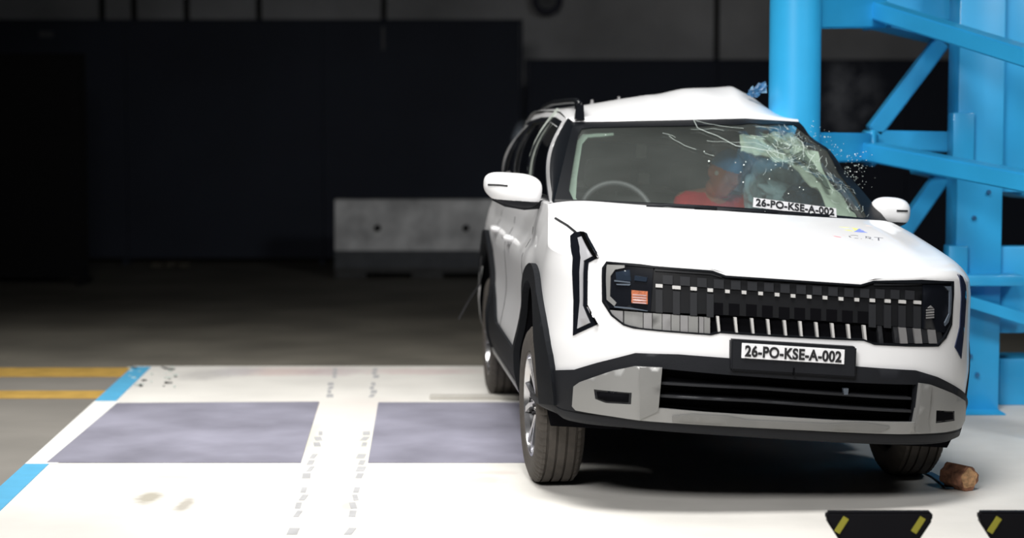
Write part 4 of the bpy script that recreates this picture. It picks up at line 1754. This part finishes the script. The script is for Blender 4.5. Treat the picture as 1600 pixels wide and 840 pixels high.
decal('hood_sticker', [[(1286, 348), (1318, 351), (1330, 357), (1312, 356)]], mat('grey_print', (.60, .64, .62), .6))
decal('hood_sticker', [[(1310, 354), (1330, 355), (1342, 357), (1336, 362), (1318, 359)]], mat('yellow_print', (.68, .70, .22), .6))
decal('hood_sticker', [[(1342, 357), (1349, 358.5), (1356, 363.5), (1334, 362)]], mat('blue_print', (.20, .26, .62), .6))
decal('hood_sticker', [[(1345, 350), (1362, 353), (1366, 354.5), (1350, 352)]], mat('pink_print', (.72, .60, .56), .6))
decal('hood_sticker', [[(1311 + 10.5 * math.cos(a), 368 + 2.7 * math.sin(a) + 1.2 * math.cos(a)) for a in np.linspace(0, 2 * PI, 17)[:-1]]], mat('red_print', (.72, .25, .28), .6))
decal('hood_sticker', [[(1397, 371), (1404, 372), (1426, 386), (1419, 385)]], mat('pale_green_print', (.66, .72, .70), .6))
# the word is laid out flat on the hood, then read by the camera at a slant
me = text_mesh('CIRT', 1.0, 1.0, .0, 0)
xs = [v.co.x for v in me.vertices]
ys = [v.co.y for v in me.vertices]
for v in me.vertices:
    a = (v.co.x - min(xs)) / (max(xs) - min(xs))
    b = (v.co.y - min(ys)) / (max(ys) - min(ys))
    p, n_ = hit(hood_bvh, 1326 + a * 54, 371.2 + a * 5.2 - b * 5.0, .006)
    v.co = p
link('hood_sticker', me, hd, mat('grey_letter', (.12, .12, .14), .6))

# white gauge box and its lead on the rear flank
c = Vector((-.955, 3.02, .0))
p = car_at(757, 378, 2.95)
bm = bmesh.new()
add_box(bm, (0, 0, 0), (.035, .06, .075), bevel=.006)
sb = obj('sensor_box', bm, M['white'], car)
sb.location = p
bm = bmesh.new()
add_tube(bm, [(0, 0, -.03), (-.012, 0, -.10), (-.01, 0, -.25), (-.07, .02, -.36), (-.12, .02, -.47)], .006, 6)
obj('cable', bm, M['ink'], sb)


# ================================================================== THE CRASH DUMMY IN THE FRONT SEAT
hp = car_at(1133, 270, 1.34)          # middle of the head
base = Vector((hp.x + .01, hp.y + .06, .66))
dm = empty('person')
dm.matrix_world = CARM @ Matrix.Translation(base)
tag(dm, 'seated crash dummy in a red shirt, blue-painted crown, leaning its head down behind windshield', 'person')
Hc = hp - base
Rh = Matrix.Rotation(math.radians(24), 3, 'Z') @ Matrix.Rotation(math.radians(14), 3, 'X') @ Matrix.Rotation(math.radians(6), 3, 'Y')


def gau(x, y, cx, cy, sx, sy):
    return math.exp(-((x - cx) / sx) ** 2 - ((y - cy) / sy) ** 2)


def head_pt(d):
    """d a unit direction; the face looks to -y"""
    x, y, z = d
    r = Vector((x * .080, y * .100, z * .128))
    if z < 0:                       # jaw
        r.x *= 1 - .30 * (-z) ** 1.3
        r.y *= 1 - .10 * (-z)
        if y > 0:
            r.y *= 1 - .45 * (-z)
    if y < 0:
        f = min(1, -y * 1.6)
        k = 0
        k += .030 * gau(x, z, 0, -.17, .13, .10) + .020 * gau(x, z, 0, -.02, .09, .15)      # nose
        k -= .014 * (gau(x, z, -.36, .06, .20, .11) + gau(x, z, .36, .06, .20, .11))          # eye sockets
        k += .007 * (gau(x, z, -.36, .055, .12, .07) + gau(x, z, .36, .055, .12, .07))        # eyeballs under the lids
        k += .010 * gau(x, z, 0, .22, .65, .09)                                              # brow
        k += .008 * (gau(x, z, -.50, -.22, .2, .16) + gau(x, z, .50, -.22, .2, .16))          # cheeks
        k += .012 * gau(x, z, 0, -.46, .28, .055) + .012 * gau(x, z, 0, -.58, .24, .055)      # lips
        k -= .006 * gau(x, z, 0, -.52, .30, .025)
        k += .018 * gau(x, z, 0, -.80, .30, .13)                                             # chin
        r.y -= k * f
    return r


bm = bmesh.new()
bmesh.ops.create_icosphere(bm, subdivisions=6, radius=1)
for v in bm.verts:
    v.co = head_pt(v.co.normalized())
for sg in (-1, 1):                  # ears
    r_ = bmesh.ops.create_icosphere(bm, subdivisions=3, radius=1)
    for v in r_['verts']:
        c = v.co.copy()
        k = 1 - .45 * math.exp(-((c.y / .5) ** 2 + (c.z / .5) ** 2)) * (1 if c.x * sg > 0 else 0)
        v.co = Vector((sg * .078 + c.x * .012 * k + sg * .006 * c.y, .012 + c.y * .020, -.005 + c.z * .032))
bmesh.ops.rotate(bm, verts=bm.verts, cent=(0, 0, 0), matrix=Rh)
bmesh.ops.translate(bm, verts=bm.verts, vec=Hc)


def limb(pts):
    """tapered limb of overlapping balls: (point, radius) list"""
    for (p, r), (q_, s_) in zip(pts[:-1], pts[1:]):
        p, q_ = Vector(p), Vector(q_)
        add_tube(bm, [p, q_], [r, s_], 20)
    for p, r in pts:
        bmesh.ops.create_icosphere(bm, subdivisions=3, radius=r, matrix=Matrix.Translation(p))


nk = Hc + Rh @ Vector((0, .035, -.09))
sh = Vector((Hc.x - .01, Hc.y + .10, Hc.z - .135))
limb([(nk, .056), (sh + Vector((0, 0, .02)), .062)])
# trunk: rings of elliptical section
prev = None
for (z, wx, wy, yy) in [(-.03, .165, .115, .06), (.06, .17, .12, .05), (.16, .155, .11, .05), (.27, .165, .118, .055), (.36, .175, .122, .06), (.42, .165, .105, .07), (sh.z - .01, .12, .08, sh.y), (sh.z + .035, .075, .06, sh.y)]:
    ring = [bm.verts.new((sh.x * (z / sh.z) + wx * math.cos(a), yy + wy * math.sin(a), z)) for a in np.linspace(0, 2 * PI, 33)[:-1]]
    if prev:
        for k in range(32):
            bm.faces.new((prev[k], prev[(k + 1) % 32], ring[(k + 1) % 32], ring[k]))
    else:
        bm.faces.new(ring[::-1])
    prev = ring
bm.faces.new(prev)
for sg in (-1, 1):
    S_ = Vector((sh.x + sg * .165, sh.y - .01, sh.z - .035))
    E_ = S_ + Vector((sg * .035, -.15, -.22))
    Hn = E_ + Vector((-sg * .09, -.20, -.02))
    limb([(Vector((sh.x + sg * .06, sh.y, sh.z - .01)), .062), (S_, .064), (S_.lerp(E_, .5), .053), (E_, .043), (E_.lerp(Hn, .4), .042), (Hn, .027)])
    # palm, four bent fingers of unequal length and a thumb from the palm's side
    pd = (Hn - E_).normalized()
    limb([(Hn, .027), (Hn + pd * .045, .030), (Hn + pd * .075, .028)])
    sd = Vector((1, 0, 0))
    for i, ln in enumerate((.060, .070, .066, .050)):
        b0 = Hn + pd * .075 + sd * (.024 - .016 * i)
        b1 = b0 + pd * ln * .5 + Vector((0, 0, -.008))
        b2 = b1 + pd * ln * .3 + Vector((0, 0, -ln * .35))
        limb([(b0, .0095), (b1, .0088), (b2, .0075)])
    b0 = Hn + pd * .025 + sd * (-sg * .026)
    b1 = b0 + pd * .03 + sd * (-sg * .024) + Vector((0, 0, -.006))
    limb([(b0, .012), (b1, .0105), (b1 + pd * .026 + sd * (-sg * .004), .009)])
    Hp = Vector((sh.x * .2 + sg * .09, .04, -.01))
    K = Hp + Vector((sg * .05, -.40, .06))
    A_ = K + Vector((0, -.16, -.36))
    limb([(Hp, .088), (Hp.lerp(K, .5), .078), (K, .058), (K.lerp(A_, .35), .055), (A_, .036), (A_ + Vector((0, -.10, -.05)), .034), (A_ + Vector((0, -.17, -.06)), .028)])
me = bpy.data.meshes.new('dummy_raw')
bm.to_mesh(me)
bm.free()
tmp = bpy.data.objects.new('dummy_raw', me)
COL.objects.link(tmp)
rm = tmp.modifiers.new('r', 'REMESH')
rm.mode = 'VOXEL'
rm.voxel_size = .0045
rm.use_smooth_shade = True
smd = tmp.modifiers.new('s', 'SMOOTH')
smd.factor = .5
smd.iterations = 3
bm_me = bpy.data.meshes.new_from_object(tmp.evaluated_get(bpy.context.evaluated_depsgraph_get()))
bpy.data.objects.remove(tmp)
bm_me.name = 'body'
bm_me.materials.clear()
o = link('body', bm_me, dm, [M['skin'], M['red'], M['bluehead'], M['interior']], smooth=True)
RhI = Rh.inverted()
co = np.empty(len(bm_me.vertices) * 3)
bm_me.vertices.foreach_get('co', co)
co = co.reshape(-1, 3)
for p in bm_me.polygons:
    c = Vector(co[p.vertices[0]])
    h_ = RhI @ (c - Hc)
    nlim = sh.z + .028 + .10 * max(0, (c.y - sh.y)) + .006 * noise.noise(c * 30)
    if (h_.x / .092) ** 2 + (h_.y / .118) ** 2 + (h_.z / .15) ** 2 < 1.15:
        p.material_index = 2 if h_.z > .030 + .008 * noise.noise(c * 25) else 0
    elif h_.z > -.15 and (c - Hc).length < .17 and c.z > nlim:
        p.material_index = 2 if h_.z > .030 + .008 * noise.noise(c * 25) else 0
    elif c.z > nlim:
        p.material_index = 0
    elif c.z > .02 and (c.y > -.22 or c.z > .30):
        p.material_index = 1 if (c - Vector((sh.x, sh.y, .25))).length < .36 else 0
    else:
        p.material_index = 3
# collar of the shirt
bm = bmesh.new()
pts = []
for k in range(25):
    a = 2 * PI * k / 24
    pts.append(Vector((sh.x + .070 * math.cos(a), sh.y - .005 + .066 * math.sin(a), sh.z + .030 + .016 * math.sin(a))))
add_tube(bm, pts, .012, 8)
obj('shirt_collar', bm, M['red'], dm, smooth=True)
# yellow-and-black target sticker on the temple
for k, (dx, dz) in enumerate(((-.97, -.02),)):
    d = Vector((-.92, -.32, -.02)).normalized()
    p = Rh @ (head_pt(d) * 1.01) + Hc
    nrm = (Rh @ d).normalized()
    bm = bmesh.new()
    Rm = nrm.to_track_quat('Z', 'Y').to_matrix().to_4x4()
    add_lathe(bm, [(0, .0005), (0, .012), (.001, .012), (.001, .0005)], 20, 'Z')
    bmesh.ops.transform(bm, matrix=Matrix.Translation(p) @ Rm, verts=bm.verts)
    obj('target_sticker', bm, mat('pale_sticker', (.7, .7, .6), .6), dm)

# ================================================================== ON THE FLOOR
# ledge the rear wheel stands on
a, b = ground(672, 622), ground(812, 622)
bm = bmesh.new()
add_box(bm, (0, 0, .012), (1.55, .07, .024), bevel=.004)
o = obj('floor_rail', bm, mat('rail_cream', (.50, .48, .44), .6))
o.location = ((a.x + .775), a.y - .02, 0)
tag(o, 'thin pale metal rail on the pad just before the left rear wheel', 'rail')

# cut wooden log end next to the right-hand front wheel
g = ground(1504, 768)
lg = empty('wood_block', (g.x, g.y + .02, 0))
lg.scale = (.86, .86, .86)
tag(lg, 'short brown wood block lying on the pad beside the front wheel nearest the pole', 'wood block')
bm = bmesh.new()
add_lathe(bm, [(-.075, .0005), (-.075, .058), (-.068, .063), (.075, .061), (.08, .0005)], 28, 'Y', (0, .06, .061), rfun=lambda j, k, r: r * (1 + .07 * math.sin(k * 1.7) + .05 * math.sin(k * .9 + 1)) if r > .01 else r)
bmesh.ops.rotate(bm, verts=bm.verts, cent=(0, .06, .06), matrix=Matrix.Rotation(math.radians(28), 3, 'Z'))
obj('bark', bm, mat('brown_wood', (.26, .12, .07), .8, var=.55, scale=30, bump=.6, bscale=40), lg, sharp=40)
bm = bmesh.new()
add_lathe(bm, [(-.079, .0005), (-.079, .046), (-.074, .050)], 28, 'Y', (0, .06, .064), rfun=lambda j, k, r: r * (1 + .10 * math.sin(k * 1.1)))
bmesh.ops.rotate(bm, verts=bm.verts, cent=(0, .06, .06), matrix=Matrix.Rotation(math.radians(28), 3, 'Z'))
obj('cut_face', bm, mat('cut_wood', (.52, .30, .15), .7, var=.45, scale=45), lg)
# blue strap beside it
bm = bmesh.new()
P = [ground(x, y, .006) - ground(1465, 745) for x, y in ((1450, 738), (1462, 744), (1474, 753), (1484, 762))]
for p, q_ in zip(P[:-1], P[1:]):
    beam(bm, p, q_, .035, .006)
o = obj('strap', bm, mat('blue_strap', (.08, .17, .27), .6))
o.location = ground(1465, 745)
tag(o, 'blue-grey strap lying on the pad between the wheel and the wood block', 'strap')

# black equipment housings at the very front
for i, (x0, x1) in enumerate(((1292, 1458), (1531, 1697))):
    d = 6.75
    A_, B_ = at(x0, 800, d), at(x1, 800, d)
    wq, hq = B_.x - A_.x, A_.z
    t = empty('equipment_housing', ((A_.x + B_.x) / 2, d, 0))
    tag(t, ['black housing with two yellow marks at the bottom of the photo, left one of two',
            'black housing with yellow mark cut off by the bottom right corner of photo'][i], 'housing')
    bm = bmesh.new()
    pr = [(-wq / 2, hq), (wq / 2, hq), (wq / 2, hq - .03), (wq / 2 - .055, hq - .115), (-wq / 2 + .055, hq - .115), (-wq / 2, hq - .03)]
    Mz = Matrix.Translation((0, .05, 0)) @ Matrix.Rotation(PI / 2, 4, 'X')
    add_prism(bm, pr, 0, .05, Mz)
    bmesh.ops.bevel(bm, geom=bm.edges[:], offset=.008, segments=2, affect='EDGES')
    obj('case', bm, mat('housing_black', (.006, .006, .008), .7, spec=.1), t, sharp=40)
    bm = bmesh.new()
    for sx_ in (-1, 1):
        add_box(bm, (sx_ * (wq / 2 - .09), .025, (hq - .115) / 2), (.05, .04, hq - .115), bevel=.006)
    add_box(bm, (0, .025, .012), (wq - .08, .22, .024), bevel=.006)
    obj('foot', bm, mat('housing_foot', (.12, .12, .125), .5), t)
    for sx_ in (-1, 1):
        bm = bmesh.new()
        add_box(bm, (sx_ * (wq / 2 - .052) , -.002, hq - .045), (.022, .004, .062), bevel=.001)
        c_ = Vector((sx_ * (wq / 2 - .052), 0, hq - .045))
        bmesh.ops.rotate(bm, verts=bm.verts, cent=c_, matrix=Matrix.Rotation(math.radians(32), 3, 'Y'))
        obj('yellow_mark', bm, mat('yellow_mark', (.28, .26, .02), .6), t)

# shards of glass thrown off the windshield corner
bm = bmesh.new()
for i in range(110):
    px, py = 1326 + random.gauss(0, 12) + random.uniform(-6, 14), 268 + random.gauss(0, 14)
    p = at(px, py, 9.3 + random.uniform(-.15, .15))
    s_ = random.uniform(.001, .0032)
    rt = Matrix.Rotation(random.uniform(0, PI), 3, 'Z') @ Matrix.Rotation(random.uniform(0, PI), 3, 'X')
    add_box(bm, p, (s_ * 1.6, s_, s_), rt)
for i in range(40):
    px, py = random.uniform(1265, 1320), 0
    py = 195 + (px - 1265) * .9 + random.gauss(0, 9)
    p = at(px, py, 9.4)
    s_ = random.uniform(.001, .0028)
    add_box(bm, p, (s_, s_, s_ * 1.5), Matrix.Rotation(random.uniform(0, PI), 3, 'Y'))
tag(obj('glass_shards', bm, M['crack']), 'cloud of tiny glass shards flying off the broken windshield corner by the pole', 'glass shards', kind='stuff')


# thin dust in the air
def puff(loc, r, dens_, seed, label, col):
    bm = bmesh.new()
    bmesh.ops.create_icosphere(bm, subdivisions=3, radius=1)
    for v in bm.verts:
        v.co = Vector((v.co.x * r[0], v.co.y * r[1], v.co.z * r[2]))
    m = bpy.data.materials.new('dust_air')
    m.use_nodes = True
    nt = m.node_tree
    nt.nodes.clear()
    out = nt.nodes.new('ShaderNodeOutputMaterial')
    vs = nt.nodes.new('ShaderNodeVolumeScatter')
    vs.inputs['Color'].default_value = (*col, 1)
    tc = nt.nodes.new('ShaderNodeTexCoord')
    nz = nt.nodes.new('ShaderNodeTexNoise')
    nz.inputs['Scale'].default_value = 9
    nz.inputs['Detail'].default_value = 5
    mp = nt.nodes.new('ShaderNodeMapping')
    mp.inputs['Location'].default_value = (seed, 0, 0)
    nt.links.new(tc.outputs['Object'], mp.inputs['Vector'])
    nt.links.new(mp.outputs[0], nz.inputs['Vector'])
    sc_ = nt.nodes.new('ShaderNodeMapping')
    sc_.vector_type = 'TEXTURE'
    sc_.inputs['Scale'].default_value = r
    nt.links.new(tc.outputs['Object'], sc_.inputs['Vector'])
    ln = nt.nodes.new('ShaderNodeVectorMath')
    ln.operation = 'LENGTH'
    nt.links.new(sc_.outputs[0], ln.inputs[0])
    fall = nt.nodes.new('ShaderNodeMapRange')
    fall.inputs['From Min'].default_value = .15
    fall.inputs['From Max'].default_value = .95
    fall.inputs['To Min'].default_value = 1
    fall.inputs['To Max'].default_value = 0
    nt.links.new(ln.outputs['Value'], fall.inputs['Value'])
    mr = nt.nodes.new('ShaderNodeMapRange')
    mr.inputs['From Min'].default_value = .42
    mr.inputs['From Max'].default_value = .75
    mr.inputs['To Min'].default_value = 0
    mr.inputs['To Max'].default_value = dens_
    nt.links.new(nz.outputs['Fac'], mr.inputs['Value'])
    mu = nt.nodes.new('ShaderNodeMath')
    mu.operation = 'MULTIPLY'
    nt.links.new(mr.outputs[0], mu.inputs[0])
    nt.links.new(fall.outputs[0], mu.inputs[1])
    nt.links.new(mu.outputs[0], vs.inputs['Density'])
    nt.links.new(vs.outputs[0], out.inputs['Volume'])
    o = obj('dust_cloud', bm, m)
    o.location = loc
    tag(o, label, 'dust', kind='stuff')


puff(at(820, 222, 11.4), (.10, .10, .15), 8.0, 3.0, 'faint puff of dust in the air behind the left-hand door mirror', (.7, .8, .95))
puff(at(1322, 150, 10.2), (.26, .16, .30), 1.1, 8.0, 'thin dust cloud hanging beside the blue pole above the beam', (.85, .88, .95))
